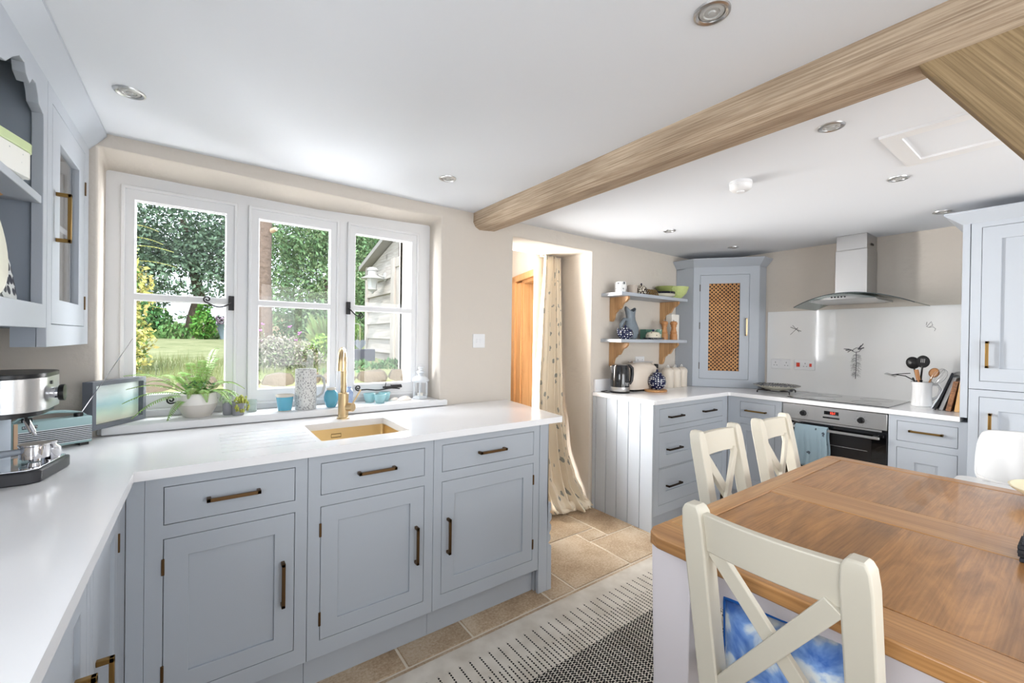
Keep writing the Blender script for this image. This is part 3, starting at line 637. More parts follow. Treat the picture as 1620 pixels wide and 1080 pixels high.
la = MB(T(.2555, .012, 1.448)); hw_, hh_, st_ = .1255, .39, .033
def clipseg(c0, dx, dz):
    # segment through points (c0) direction (dx,dz) clipped to the rectangle
    ts = [-9, 9]
    for p, d, lo_, hi_ in ((c0, dx, -hw_, hw_), (0, dz, -hh_, hh_)):
        a, b2 = sorted(((lo_-p)/d, (hi_-p)/d)); ts = [max(ts[0], a), min(ts[1], b2)]
    return ts if ts[1]-ts[0] > .004 else None
for lay, (dx, dz) in enumerate(((1, 1), (1, -1))):
    k = -40
    while k <= 40:
        c0 = k*st_*1.0; ts = clipseg(c0, dx*.7071, dz*.7071)
        if ts: la.bar((c0+dx*.7071*ts[0], .003*lay, dz*.7071*ts[0]), (c0+dx*.7071*ts[1], .003*lay, dz*.7071*ts[1]), .003, .0085, upv=(0, 1, 0)) if False else la.bar((c0+dx*.7071*ts[0], .003*lay, dz*.7071*ts[0]), (c0+dx*.7071*ts[1], .003*lay, dz*.7071*ts[1]), .0098, .003, upv=(0, 1, 0))
        k += 1
lat = la.build('lattice', wood('lattice_wood', (150, 96, 46), (206, 152, 92), (6, 6, 6), .5), door_c, smooth=False)
lat['label'] = 'diagonal wooden lattice'
MB().box(.128, .383, .021, .026, 1.05, 1.845).build('backing', mat('lattice_backing', (30, 20, 16), .9), door_c)
handle(door_c, .432, 1.45, .155, True, BRASS_L)
for z in (1.80, 1.46, 1.10): MB().box(.0515, .0585, -.004, .004, z-.03, z+.03).build('hinge', mat('hinge_dark', (90, 86, 84), .4, metal=1), door_c)
cor = MB(); cor.M = CCM
prof_in = [(3.60, 2.325), (3.60, 2.15), (3.93, 1.73), (4.058, 1.73)]; po = [(3.545, 2.325), (3.545, 2.122), (3.897, 1.678), (4.058, 1.678)]
vs = []
for (a, b2), (c3, d3) in zip(prof_in, po): vs += [(a, b2, 1.985), (a*.2+c3*.8, b2*.2+d3*.8, 2.035), (c3, d3, 2.048), (c3, d3, 2.055), (a+.01, b2, 2.055)]
cor.add(vs, [(5*i+k, 5*i+(k+1) % 5, 5*(i+1)+(k+1) % 5, 5*(i+1)+k) for i in range(3) for k in range(5)]+[(4, 3, 2, 1, 0), (15, 16, 17, 18, 19)])
cor.prism([(3.60, 2.325), (3.60, 2.15), (3.93, 1.73), (4.058, 1.73), (4.058, 2.325)], 1.998, 2.03)
cor.build('cornice', CAB, cc, smooth=False)
# tall unit
tu = thing('tall_cupboard', 'tall grey larder cupboard at the right edge', 'cupboard', (3.44, .41, 0), R(-90))
MB().plate(0, .62, .12, 1.99, [(.04, .56, 1.12, 1.96), (.04, .56, .19, 1.035)], 0, .02).box(0, .62, .022, .60, .12, 1.99).box(-.033, -.003, .0, .61, .9115, 1.99).build('carcass', CAB, tu, bevel=.0015, seg=1)
MB().box(0, .62, -.001, .003, 1.0735, 1.0765).build('shadow_gap', mat('dark_gap', (30, 32, 34), .9), tu)
d1 = front(tu, 'door', .04, .56, 1.12, 1.96, st=.07); handle(d1, .068, 1.266, .145, True, BRASS, th=.013)
d2 = front(tu, 'door', .04, .56, .19, 1.035, st=.07); handle(d2, .083, .878, .145, True, BRASS, th=.013)
cv = MB()
vs = []
for x, y, dx, dy in ((-.033, .612, -.07, 0), (-.033, 0, -.07, -.045), (.62, 0, 0, -.045)):
    vs += [(x, y, 1.988), (x+dx*.85, y+dy*.85, 2.035), (x+dx, y+dy, 2.045), (x+dx, y+dy, 2.055), (x+.01, y+.01, 2.055)]
cv.add(vs, [(5*i+k, 5*i+(k+1) % 5, 5*(i+1)+(k+1) % 5, 5*(i+1)+k) for i in range(2) for k in range(5)]+[(4, 3, 2, 1, 0), (10, 11, 12, 13, 14)]); cv.build('cornice', CAB, tu, smooth=False)
# wall shelves and brackets
def shelf(z, label, bx):
    t = thing('wall_shelf', label, 'shelf', (2.575, W, z), 0, 'grey wall shelves by the corner cupboard')
    MB().box(0, .885, -.208, -.0005, -.026, 0).build('board', CAB, t, bevel=.002)
    pf = [(-.002, 0), (-.185, 0), (-.185, -.02)]+[(-.178+.012*k, -.02-.012*k-.008*sin(k*1.4)) for k in range(1, 7)]+[(-.085, -.10), (-.075, -.115), (-.062, -.122), (-.052, -.135), (-.047, -.155), (-.046, -.165), (-.036, -.186), (-.022, -.196), (-.002, -.19)]
    for x in bx: MB(T(x, 0, -.0265)).prism(pf, 0, .024, 'x').build('bracket', BRACKET, t, bevel=.002)
shelf(1.69, 'upper grey wall shelf on ogee wooden brackets', (.10, .775)); shelf(1.328, 'lower grey wall shelf on ogee wooden brackets', (.10, .775))

# ------------------------------------------------------------------ dining table, chairs, rug
TX0, TX1, TY0, TY1, TZ = 1.071, 2.585, -.13, .79, .75
tbl = thing('dining_table', 'oak-topped dining table with painted white legs', 'dining table', (TX0, TY0, 0))
LX, LY = TX1-TX0, TY1-TY0
OAKD = wood('oak_panel_dark', (124, 84, 46), (188, 136, 82), (1.6, 8, 8), coat=.3, rough=.32, dist=7, fine=2.2, mixf=.35)
def planks(m, per):
    N = m.node_tree.nodes; L = m.node_tree.links; b = N['Principled BSDF']; src = b.inputs['Base Color'].links[0].from_socket
    tc = N.new('ShaderNodeTexCoord'); s = N.new('ShaderNodeSeparateXYZ'); dv = N.new('ShaderNodeMath'); dv.operation = 'DIVIDE'; dv.inputs[1].default_value = per
    fl_ = N.new('ShaderNodeMath'); fl_.operation = 'FLOOR'; wn_ = N.new('ShaderNodeTexWhiteNoise'); wn_.noise_dimensions = '1D'; mr = N.new('ShaderNodeMapRange'); mr.inputs[3].default_value = .86; mr.inputs[4].default_value = 1.12
    h = N.new('ShaderNodeHueSaturation'); L.new(tc.outputs['Object'], s.inputs[0]); L.new(s.outputs[1], dv.inputs[0]); L.new(dv.outputs[0], fl_.inputs[0]); L.new(fl_.outputs[0], wn_.inputs['W']); L.new(wn_.outputs['Value'], mr.inputs[0]); L.new(mr.outputs[0], h.inputs['Value']); L.new(src, h.inputs['Color']); L.new(h.outputs[0], b.inputs['Base Color'])
planks(OAKD, .118)
MB(T(0, 0, TZ)).slab([(0, .05), (.015, .015), (.05, 0), (.122, 0), (.122, LY), (.05, LY), (.015, LY-.015), (0, LY-.05)], [], -.036, 0).build('tabletop_rail', OAKY, tbl, bevel=.004)
MB(T(0, 0, TZ)).box(.684, .872, .0675, LY-.0675, -.036, 0).build('tabletop_rail', OAKY, tbl, bevel=.002)
MB(T(0, 0, TZ)).slab([(LX-.066, 0), (LX-.05, 0), (LX-.015, .015), (LX, .05), (LX, LY-.05), (LX-.015, LY-.015), (LX-.05, LY), (LX-.066, LY)], [], -.036, 0).build('tabletop_rail', OAKY, tbl, bevel=.004)
for y0_, y1_ in ((0, .067), (LY-.067, LY)): MB(T(0, 0, TZ)).box(.1225, LX-.0665, y0_, y1_, -.036, 0).build('tabletop_end', OAKX, tbl, bevel=.004)
pnl = MB(T(0, 0, TZ))
for a, b_ in ((.1265, .680), (.876, LX-.0705)): pnl.box(a, b_, .0712, LY-.0712, -.034, -.0012)
pnl2 = MB(T(0, 0, TZ)).box(.05, LX-.04, .04, LY-.04, -.0375, -.0365).build('tabletop_gap_shade', mat('gap_shade', (40, 26, 16), .9), tbl)  # dark sheet added beneath the top so the panel gaps look shaded
pn = pnl.build('tabletop_panel', OAKD, tbl, bevel=.0015)
for x0 in (.022, LX-.15):
    for y0 in (.02, LY-.14):
        b = MB(); b.add([(x0+dx+(.012 if z < .1 else 0)*(1 if dx == 0 else -1), y0+dy+(.012 if z < .1 else 0)*(1 if dy == 0 else -1), z) for z in (.0075, .712) for dx, dy in ((0, 0), (.125, 0), (.125, .125), (0, .125))], [(3, 2, 1, 0), (4, 5, 6, 7)]+[(k, (k+1) % 4, 4+(k+1) % 4, 4+k) for k in range(4)])
        b.build('leg', LILAC, tbl, bevel=.004)
MB().box(.16, LX-.16, .07, .092, .60, .713).box(.16, LX-.16, LY-.10, LY-.078, .60, .713).box(.06, .082, .165, LY-.17, .60, .713).box(LX-.082, LX-.06, .165, LY-.17, .60, .713).build('apron', LILAC, tbl, bevel=.002)

def make_chair(label, loc, rz, group='cream cross-back dining chairs'):
    """front faces local -y; the back rest stands at local y = 0, leaning to +y"""
    t = thing('dining_chair', label, 'dining chair', loc, rz, group)
    H, HW = .935, .177; lean = lambda z: 0 if z < .45 else (z-.45)*.20
    def post(sx):
        b = MB(); vs = []; zs = [0, .25, .45, .6, .75, .88, .918, .930, .935]
        for z in zs:
            ins = 0 if z < .915 else (.003 if z < .925 else (.008 if z < .932 else .014))
            yb = .020*(1-z/.45) if z < .45 else lean(z)
            yb += .05*(1-z/.45)**2 if z < .45 else 0
            for dx, dy in ((0, -.024), (.05, -.024), (.05, .026), (0, .026)):
                x = dx+(ins if dx == 0 else -ins); vs.append((sx*(HW-.05+x) , dy*(1-ins*20)+yb, z))
        n = len(zs); b.add(vs, [(4*i+k, 4*i+(k+1) % 4, 4*(i+1)+(k+1) % 4, 4*(i+1)+k) for i in range(n-1) for k in range(4)]+[(3, 2, 1, 0), tuple(4*(n-1)+k for k in range(4))])
        return b
    for sx in (-1, 1): post(sx).build('leg', CREAM, t, bevel=.004, label='cream rear leg rising into the back post')
    def curvedrail(z0, z1, th=.022, bow=.014):
        b = MB(); vs = []; n = 12; X = HW-.045
        for i in range(n+1):
            u = i/n*2-1; x = X*u; yb = bow*(1-u*u)
            for z, dy in ((z0, -th/2), (z1, -th/2), (z1, th/2), (z0, th/2)): vs.append((x, yb+dy+lean(z), z))
        b.add(vs, [(4*i+k, 4*i+(k+1) % 4, 4*(i+1)+(k+1) % 4, 4*(i+1)+k) for i in range(n) for k in range(4)]+[(0, 1, 2, 3), tuple(4*n+k for k in (3, 2, 1, 0))]); return b
    curvedrail(.828, .918).build('top_rail', CREAM, t, bevel=.003)
    curvedrail(.455, .500).build('lower_rail', CREAM, t, bevel=.003)
    X = HW-.047
    MB().bar((-X+.01, lean(.5)-.004, .497), (X-.012, lean(.83)-.004, .832), .034, .016, upv=(0, 1, 0)).build('cross_bar', CREAM, t, bevel=.002)
    MB().bar((X-.01, lean(.5)+.012, .497), (-X+.012, lean(.83)+.012, .832), .038, .022, upv=(0, 1, 0)).build('cross_bar', CREAM, t, bevel=.002)
    MB().slab([(-.19, -.40), (.19, -.40), (.165, -.025), (-.165, -.025)], [], .43, .455).build('seat', CREAM, t, bevel=.006)
    for sx in (-1, 1): MB().box(sx*.16-.019, sx*.16+.019, -.385, -.347, 0, .43).build('leg', CREAM, t, bevel=.003)
    MB().box(-.14, .14, -.376, -.356, .38, .43).box(-.14, .14, -.015, .005, .38, .43).box(-.168, -.148, -.347, -.02, .38, .43).box(.148, .168, -.347, -.02, .38, .43).build('seat_rail', CREAM, t)
    MB().box(-.168, -.15, -.347, -.0, .18, .21).box(.15, .168, -.347, -.0, .18, .21).build('stretcher', CREAM, t)
    return t
# back leaning towards the camera side: chair 1 faces +x
make_chair('nearest cream cross-back chair at the table end, with a blue cushion', (1.026, .390, .0075), R(90))
make_chair('cream cross-back chair on the far long side, left one of the two', (1.838, .885, .0075), 0)
make_chair('cream cross-back chair on the far long side, the one before the oven', (2.352, .874, .0075), 0)
# cushions on the nearest chair
def cushion_mat():
    m = bpy.data.materials.new('blue_cushion_cloth'); m.use_nodes = True; N = m.node_tree.nodes; L = m.node_tree.links; b = N['Principled BSDF']
    tc = N.new('ShaderNodeTexCoord'); n = N.new('ShaderNodeTexNoise'); n.inputs['Scale'].default_value = 11; n.inputs['Detail'].default_value = 4; n.inputs['Distortion'].default_value = .6
    L.new(tc.outputs['Object'], n.inputs['Vector']); rp = ramp(N, [(.36, (62, 104, 178)), (.46, (122, 158, 212)), (.53, (206, 218, 228)), (.60, (226, 228, 226)), (.68, (134, 168, 214))])
    L.new(n.outputs['Fac'], rp.inputs[0]); L.new(rp.outputs[0], b.inputs['Base Color']); b.inputs['Roughness'].default_value = .9; return m
def pillow(name, label, M, w_, h_, th, mm, pipe=None):
    t = thing(name, label, 'cushion'); t.matrix_world = M; n = 18; b = MB(); vs = []
    for sgn in (1, -1):
        for j in range(n+1):
            for i in range(n+1):
                u = i/n*2-1; v = j/n*2-1; e = (max(0, (1-u**4))*max(0, (1-v**4)))**.55
                vs.append((u*w_/2*(1-.04*(1-abs(v))), sgn*th/2*e, v*h_/2*(1-.04*(1-abs(u)))))
    q = (n+1)**2
    for s_i in range(2):
        for j in range(n):
            for i in range(n): a = s_i*q+j*(n+1)+i; b.f.append((a, a+1, a+n+2, a+n+1)); b.mi.append(0)
    b.v = vs; o = b.build('cover', mm, t)
    bm = bmesh.new(); bm.from_mesh(o.data); bmesh.ops.remove_doubles(bm, verts=bm.verts, dist=.0004); bmesh.ops.recalc_face_normals(bm, faces=bm.faces); bm.to_mesh(o.data); bm.free()
    if pipe:
        P_ = []
        for k in range(80):
            a = k/80*4; s0 = int(a); f = (a-s0)*2-1; u, v = ((f, -1), (1, f), (-f, 1), (-1, -f))[s0]
            P_.append((u*w_/2*(1-.04*(1-abs(v))), 0, v*h_/2*(1-.04*(1-abs(u)))))
        MB().tube(P_, .0045, 6, closed=True).build('piping', pipe, t)
    return t
pillow('cushion', 'blue and white blotched cushion with blue piping on the nearest chair', T(1.105, .425, .548) @ RZ(R(90)) @ RX(R(16)) @ RY(R(7)), .27, .215, .085, cushion_mat(), mat('blue_piping', (24, 96, 178), .8))
pillow('cushion', 'white woven cushion behind the blue one on the nearest chair', T(1.19, .35, .592) @ RZ(R(90)) @ RX(R(26)), .26, .21, .07, mat('white_weave', (222, 222, 224), .95, bump=1, bscale=260))

# rug : flat-woven, black dashes thickening into a dense band
def rug_mat():
    m = bpy.data.materials.new('rug_weave'); m.use_nodes = True; N = m.node_tree.nodes; L = m.node_tree.links; b = N['Principled BSDF']
    tc = N.new('ShaderNodeTexCoord'); sx = N.new('ShaderNodeSeparateXYZ'); L.new(tc.outputs['Object'], sx.inputs[0])
    def M_(op, a, b2=None, c3=None):
        n = N.new('ShaderNodeMath'); n.operation = op
        for k, v in enumerate((a, b2, c3)):
            if v is None: continue
            if isinstance(v, (int, float)): n.inputs[k].default_value = v
            else: L.new(v, n.inputs[k])
        return n.outputs[0]
    X, Y = sx.outputs[0], sx.outputs[1]
    def lines(per, wd, off=0):
        f = M_('FRACT', M_('DIVIDE', M_('ADD', X, off), per)); return M_('LESS_THAN', M_('ABSOLUTE', M_('SUBTRACT', f, .5)), wd/per/2)
    dash = lambda per, duty, ph=0: M_('LESS_THAN', M_('FRACT', M_('ADD', M_('DIVIDE', Y, per), ph)), duty)
    P_ = .0466
    l1 = M_('MULTIPLY', lines(P_, .0068), M_('MULTIPLY', M_('LESS_THAN', Y, -.09), dash(.013, .68)))
    l2 = M_('MULTIPLY', lines(P_, .0068, P_/2), M_('MULTIPLY', M_('LESS_THAN', Y, -.20), dash(.013, .68, .5)))
    xf = M_('FLOOR', M_('DIVIDE', X, P_/4))
    ph = M_('MULTIPLY', xf, .5)
    dn = M_('LESS_THAN', M_('FRACT', M_('ADD', M_('DIVIDE', Y, .0125), ph)), .62)
    l3 = M_('MULTIPLY', lines(P_/4, .0088), M_('MULTIPLY', M_('LESS_THAN', Y, -.31), dn))
    tot = M_('MAXIMUM', M_('MAXIMUM', l1, l2), l3)
    n = N.new('ShaderNodeTexNoise'); n.inputs['Scale'].default_value = 9; n.inputs['Detail'].default_value = 8; L.new(tc.outputs['Object'], n.inputs['Vector'])
    rp = ramp(N, [(.3, (196, 188, 176)), (.7, (222, 216, 206))]); L.new(n.outputs['Fac'], rp.inputs[0])
    mx = N.new('ShaderNodeMix'); mx.data_type = 'RGBA'; L.new(tot, mx.inputs[0]); L.new(rp.outputs[0], mx.inputs[6]); mx.inputs[7].default_value = lin((34, 32, 32))+(1,)
    L.new(mx.outputs[2], b.inputs['Base Color']); b.inputs['Roughness'].default_value = .95; b.inputs['Specular IOR Level'].default_value = .1
    bp = N.new('ShaderNodeBump'); bp.inputs['Strength'].default_value = .5; bp.inputs['Distance'].default_value = .003; L.new(tot, bp.inputs['Height']); L.new(bp.outputs[0], b.inputs['Normal'])
    return m
rg = MB().slab(rrect(0, 2.9, -1.9, 0, .004), [], .0005, .007).build('rug', rug_mat(), bevel=.002)
rg.location = (.35, 1.57, 0); tag(rg, 'cream flat-woven rug with black dashes under the dining table', 'rug')

# white moulded high chair at the far end of the table
hc = thing('high_chair', 'white moulded high chair at the far end of the table', 'high chair', (2.93, .12, .0075), R(-90))
HP = mat('white_plastic', (214, 214, 214), .32, sub=.0)
b = MB(); vs = []; n = 28
# shell profile : each ring is a cross-section at height; open at the front (local -y)
for j in range(11):
    v = j/10
    for i in range(n+1):
        a = R(-62+304*i/n)     # open towards -y
        back = max(0, sin(a))  # 1 at the back
        top = .715+.19*min(1, max(0, sin(a)+.12)*2.4)**.8
        z = .50+(top-.50)*v; r = .125+.07*v**.7
        flare = .012*(v**6)
        vs.append(((r+flare)*1.02*cos(a), (r+flare)*sin(a)*.9+.02*v, z))
b.add(vs, [(j*(n+1)+i, j*(n+1)+i+1, (j+1)*(n+1)+i+1, (j+1)*(n+1)+i) for j in range(10) for i in range(n)])
sh = b.build('seat_shell', HP, hc, ang=80, fixn=False); so = sh.modifiers.new('s', 'SOLIDIFY'); so.thickness = .012; ss = sh.modifiers.new('ss', 'SUBSURF'); ss.levels = 1; ss.render_levels = 1
MB().lathe([(.0001, .492), (.12, .495), (.13, .51), (.0001, .512)], 28).build('seat', HP, hc)
MB().slab(rrect(-.245, .245, -.262, -.10, .045, 6), [rrect(-.17, .17, -.145, -.11, .01)], .700, .712).build('tray_arm', HP, hc, bevel=.004)
for sx in (-1, 1):
    for sy in (-1, 1): MB().tube([(sx*.09, sy*.09, .50), (sx*.2, sy*.21, 0)], .013, 12).build('leg', HP, hc)
# things on the table
bw = thing('wooden_bowl', 'pale shallow wooden bowl on the table by the high chair', 'bowl', (2.73, .10, 0)) if False else thing('wooden_bowl', 'pale shallow bowl at the right edge of the table', 'bowl', (2.43, .035, TZ))
MB().lathe([(.0001, 0), (.05, 0), (.055, .004), (.10, .022), (.145, .052), (.150, .060), (.144, .061), (.10, .032), (.05, .012), (.0001, .010)], 48).build('bowl', mat('pale_bowl', (222, 212, 180), .45, var=.08, vscale=14), bw)
rnd = random.Random(3); SLATE = mat('slate', (46, 48, 54), .7, bump=.6, bscale=60)
for k, l in enumerate(('bottom dark slate coaster of the stack at the right table edge', 'second dark slate coaster from the bottom of the stack', 'middle dark slate coaster of the stack of five', 'second dark slate coaster from the top of the stack', 'topmost dark slate coaster of the stack at the right table edge')):
    o = MB().box(-.05, .05, -.05, .05, 0, .010).build('slate_coaster', SLATE, bevel=.0015); o.location = (1.785+.012*rnd.random()-.006, .058+.01*rnd.random()-.005, TZ+.0005+.0108*k); o.rotation_euler = (0, 0, R(rnd.uniform(-5, 5))); tag(o, l, 'coaster', 'slate coasters stacked on the table')

# ------------------------------------------------------------------ wall cupboards on the left
LF = -.36
ru = thing('plate_rack', 'open pale blue wall rack with a scalloped top edge, upper left', 'plate rack', (LF, .75, 0), R(90))   # local x = world y - .75, local y = depth
Wd = 1.0215
sc_ = [(0, 2.045), (0, 1.93), (.60, 1.93), (.66, 1.918)]
pts = [(0.0, 2.045), (0.0, 1.86), (.30, 1.90), (.62, 1.905), (.70, 1.925), (.74, 1.955), (.79, 1.985), (.825, 1.987), (.835, 1.965), (.865, 1.953), (.885, 1.975), (.915, 1.978), (.932, 1.955), (.94, 1.935), (.982, 1.925), (.986, 1.905), (.986, 1.396), (0.0, 1.396), (0.0, 1.330), (Wd, 1.330), (Wd, 2.045)]
MB().prism(pts, 0, .024, 'y').build('face_frame', CAB, ru, bevel=.0015)
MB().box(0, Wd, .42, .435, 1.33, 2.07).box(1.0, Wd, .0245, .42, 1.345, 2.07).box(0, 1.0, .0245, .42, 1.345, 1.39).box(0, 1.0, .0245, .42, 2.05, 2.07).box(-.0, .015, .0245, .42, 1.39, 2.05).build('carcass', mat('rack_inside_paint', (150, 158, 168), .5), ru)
shf = MB().box(.016, .984, .003, .419, 1.675, 1.697).build('shelf', CAB, ru, bevel=.002)
MB().prism([(.419, 1.674), (.06, 1.674), (.08, 1.660), (.16, 1.66), (.26, 1.63), (.36, 1.60), (.419, 1.59)], .90, .93, 'x').build('bracket', BRACKET, ru)
gu = cabinet('glazed_cupboard', 'pale blue wall cupboard with a glazed door and brass handle, beside the window', 'cupboard', (LF, 1.773, 0), R(90), .548, 1.275, 2.045, .43, [(.048, .482, 1.341, 1.993)], plinth=False, body=False)
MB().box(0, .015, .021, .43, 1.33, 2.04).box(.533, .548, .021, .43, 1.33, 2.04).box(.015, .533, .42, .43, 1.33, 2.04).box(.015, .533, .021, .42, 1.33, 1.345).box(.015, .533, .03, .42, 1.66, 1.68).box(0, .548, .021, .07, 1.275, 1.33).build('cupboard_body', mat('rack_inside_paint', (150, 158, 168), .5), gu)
dr_ = MB().plate(.0498, .4802, 1.3428, 1.9912, [(.135, .395, 1.419, 1.905)], 0, .02).build('door', CAB, gu, bevel=.0015, seg=1)
MB().box(.13, .40, .012, .015, 1.41, 1.91).build('pane', thin_glass('cabinet_glass', refl=1.0), dr_)
handle(dr_, .092, 1.668, .15, True, BRASS, th=.011, proj=.034); hinge(dr_, .481, 1.86); hinge(dr_, .481, 1.43)
cn = MB()
for y0_, nm in ((.2, 'c'),):
    vs = [(LF, .6, 2.036), (-.31, .6, 2.098), (-.31, .6, 2.1095), (LF-.02, .6, 2.1095), (LF, W-.002, 2.036), (-.31, W-.002, 2.098), (-.31, W-.002, 2.1095), (LF-.02, W-.002, 2.1095)]
    cn.add(vs, [(0, 1, 5, 4), (1, 2, 6, 5), (2, 3, 7, 6), (3, 0, 4, 7), (3, 2, 1, 0), (4, 5, 6, 7)])
tag(cn.build('cupboard_cornice', CAB, smooth=False), 'pale blue sloped cornice along the top of the left wall cupboards', 'cornice')
MB(T(0, 0, 0)).box(.80, .95, .30, .32, 1.326, 1.33)
# things in the rack
tn = thing('storage_tin', 'white tin with green edge and blue flower on the rack shelf', 'tin', (-.445, 1.455, 1.6975), R(-14))
MB().slab(rrect(-.07, .07, -.15, .15, .03), [], 0, .062).build('body', dots('tin_print', (232, 232, 226), (120, 140, 150), 42, .12), tn, bevel=.003)
MB().slab(rrect(-.072, .072, -.152, .152, .03), [], .0625, .085).build('lid', mat('tin_green', (196, 212, 160), .3), tn, bevel=.004)
MB(T(.0705, .0, .03) @ RY(R(90))).lathe([(.012, 0), (.010, .002), (.0001, .003)], 16).build('flower', mat('tin_blue', (44, 74, 150), .4), tn)
blk = dots('ink_pattern', (206, 208, 206), (26, 28, 44), 34, .42, .3)
pl_ = thing('patterned_tray', 'navy and white patterned tray standing in the plate rack', 'tray', (-.400, 1.572, 1.3905), R(90))
MB(RX(R(-8))).prism(rrect(-.12, .12, 0, .128, .03), -.006, .006, 'y').build('tray', blk, pl_, bevel=.003)
po_ = thing('oval_dish', 'cream oval dish with gold rim leaning in the plate rack', 'dish', (-.375, 1.335, 1.3905), R(90))
MB(RX(R(-7)) @ T(0, -.015, .12) @ RX(R(90))).lathe([(.0001, 0), (.08, .0), (.12, .008), (.128, .014), (.122, .016), (.08, .006), (.0001, .006)], 40, sx=1, sy=.95).build('dish', mat('cream_glaze', (236, 232, 218), .15), po_)

# ------------------------------------------------------------------ radio and coffee machine on the left worktop
rd = thing('table_radio', 'duck-egg blue retro table radio with raised aerial, in the worktop corner', 'radio', (-.424, 2.150, .910), R(28)); rd.scale = (.80, .80, .86)
DUCK = mat('duck_egg', (158, 186, 188), .35)
MB().box(-.125, .125, -.035, .035, .012, .122).build('body', DUCK, rd, bevel=.004)
fp = MB().box(-.118, .118, -.039, -.035, .018, .118).build('front_panel', DUCK, rd, bevel=.001)
gr = MB()
for k in range(8): gr.box(-.108, .122, -.0405, -.0392, .026+.0075*k, .0295+.0075*k)
gr.build('speaker_grille', mat('grille_dark', (40, 42, 50), .5), fp)
gl = MB()
for k in range(9): gl.box(-.108, .122, -.0402, -.0391, .0226+.0075*k, .0256+.0075*k)
gl.build('grille_bar', mat('grille_light', (226, 230, 232), .35), fp)
MB().box(-.12, -.108, -.041, -.034, .012, .122).build('wood_edge', mat('radio_wood', (214, 180, 148), .5), rd, bevel=.001)
MB().box(-.096, -.052, -.0412, -.039, .098, .110).build('name_badge', MBLACK, fp)
text('lettering', 'ROBERTS', .0105, T(-.074, -.0418, .104) @ RX(R(90)), WHITE, fp)
hp = [(-.112+.224*k/16, 0, .122+.028*sin(pi*k/16)**.6) for k in range(17)]
MB().tube(hp, .006, 8).build('carry_handle', DUCK, rd)
for x in (-.075, .085): MB().lathe([(.016, .122), (.016, .136), (.013, .138), (.0001, .138)], 20, (x, -.012, 0)).build('knob', BLACK, rd)
MB().tube([(.10, .02, .122), (.292, .012, .452)], .0016, 6).build('aerial', CHROME, rd)
for x in (-.1, .1): MB().box(x-.015, x+.015, -.03, .03, 0, .012).build('foot', BLACK, rd)
em = thing('coffee_machine', 'stainless and black espresso machine at the left edge of the worktop', 'coffee machine', (-.475, 1.80, .910), R(0))
GREYP = mat('grey_plastic', (150, 158, 168), .4)
MB().slab(rrect(-.20, .008, -.02, .17, .03), [], .0, .20).build('column', GREYP, em, bevel=.004)
hd_ = MB().slab(rrect(-.30, .122, -.12, .16, .09, 10), [], .188, .280).build('head', STEEL, em, bevel=.004)
MB().slab(rrect(-.30, .122, -.12, .16, .09, 10), [], .2805, .292).build('top_rim', BLACK, em, bevel=.004)
MB().slab(rrect(-.29, .112, -.11, .15, .085, 10), [], .174, .1878).build('underside_band', BLACK, em, bevel=.003)
kb = MB(T(.122, -.012, .232) @ RY(R(90))); kb.lathe([(.015, 0), (.017, .01), (.017, .016), (.0001, .017)], 20); kb.build('steam_knob_stem', CHROME, em)
MB(T(.139, -.012, .232) @ RY(R(90))).lathe([(.022, 0), (.024, .004), (.024, .012), (.0001, .014)], 24).build('steam_knob', BLACK, em)
MB().box(.1222, .126, -.02, -.008, .258, .268).build('indicator', BLACK, em)
MB().tube([(.072, -.02, .176), (.078, -.03, .162), (.098, -.045, .118)], [.0045, .0045, .0045], 10).build('steam_wand', CHROME, em)
MB().tube([(.078, -.03, .160), (.094, -.042, .126)], .0075, 12).build('wand_sleeve', CHROME, em)
tr = MB().slab([(-.30, -.13), (.10, -.13), (.125, -.115), (.150, .03), (.150, .06), (-.30, .06)], [], 0, .034).build('drip_tray', mat('dark_grey_plastic', (50, 50, 54), .35), em, bevel=.004)
MB().slab([(-.295, -.12), (.095, -.12), (.118, -.108), (.142, .03), (.142, .055), (-.295, .055)], [], .0345, .038).build('tray_grid', CHROME, em, bevel=.001)
pf_ = MB(T(.092, -.018, .062)); pf_.lathe([(.030, -.012), (.031, .0), (.030, .022), (.033, .024), (.033, .028), (.0001, .028)], 28); pf_.lathe([(.012, -.022), (.014, -.012), (.0001, -.011)], 16)
pf_.build('portafilter', CHROME, em)
MB().tube([(.066, -.032, .072), (.01, -.062, .072), (-.12, -.12, .074)], [.008, .0115, .014], 14).build('portafilter_handle', GREYP, em)
tm = MB(T(.118, .022, .038)); tm.lathe([(.018, 0), (.020, .003), (.020, .03), (.014, .036), (.010, .040), (.012, .048), (.0001, .050)], 24); tm.build('tamper', CHROME, em)

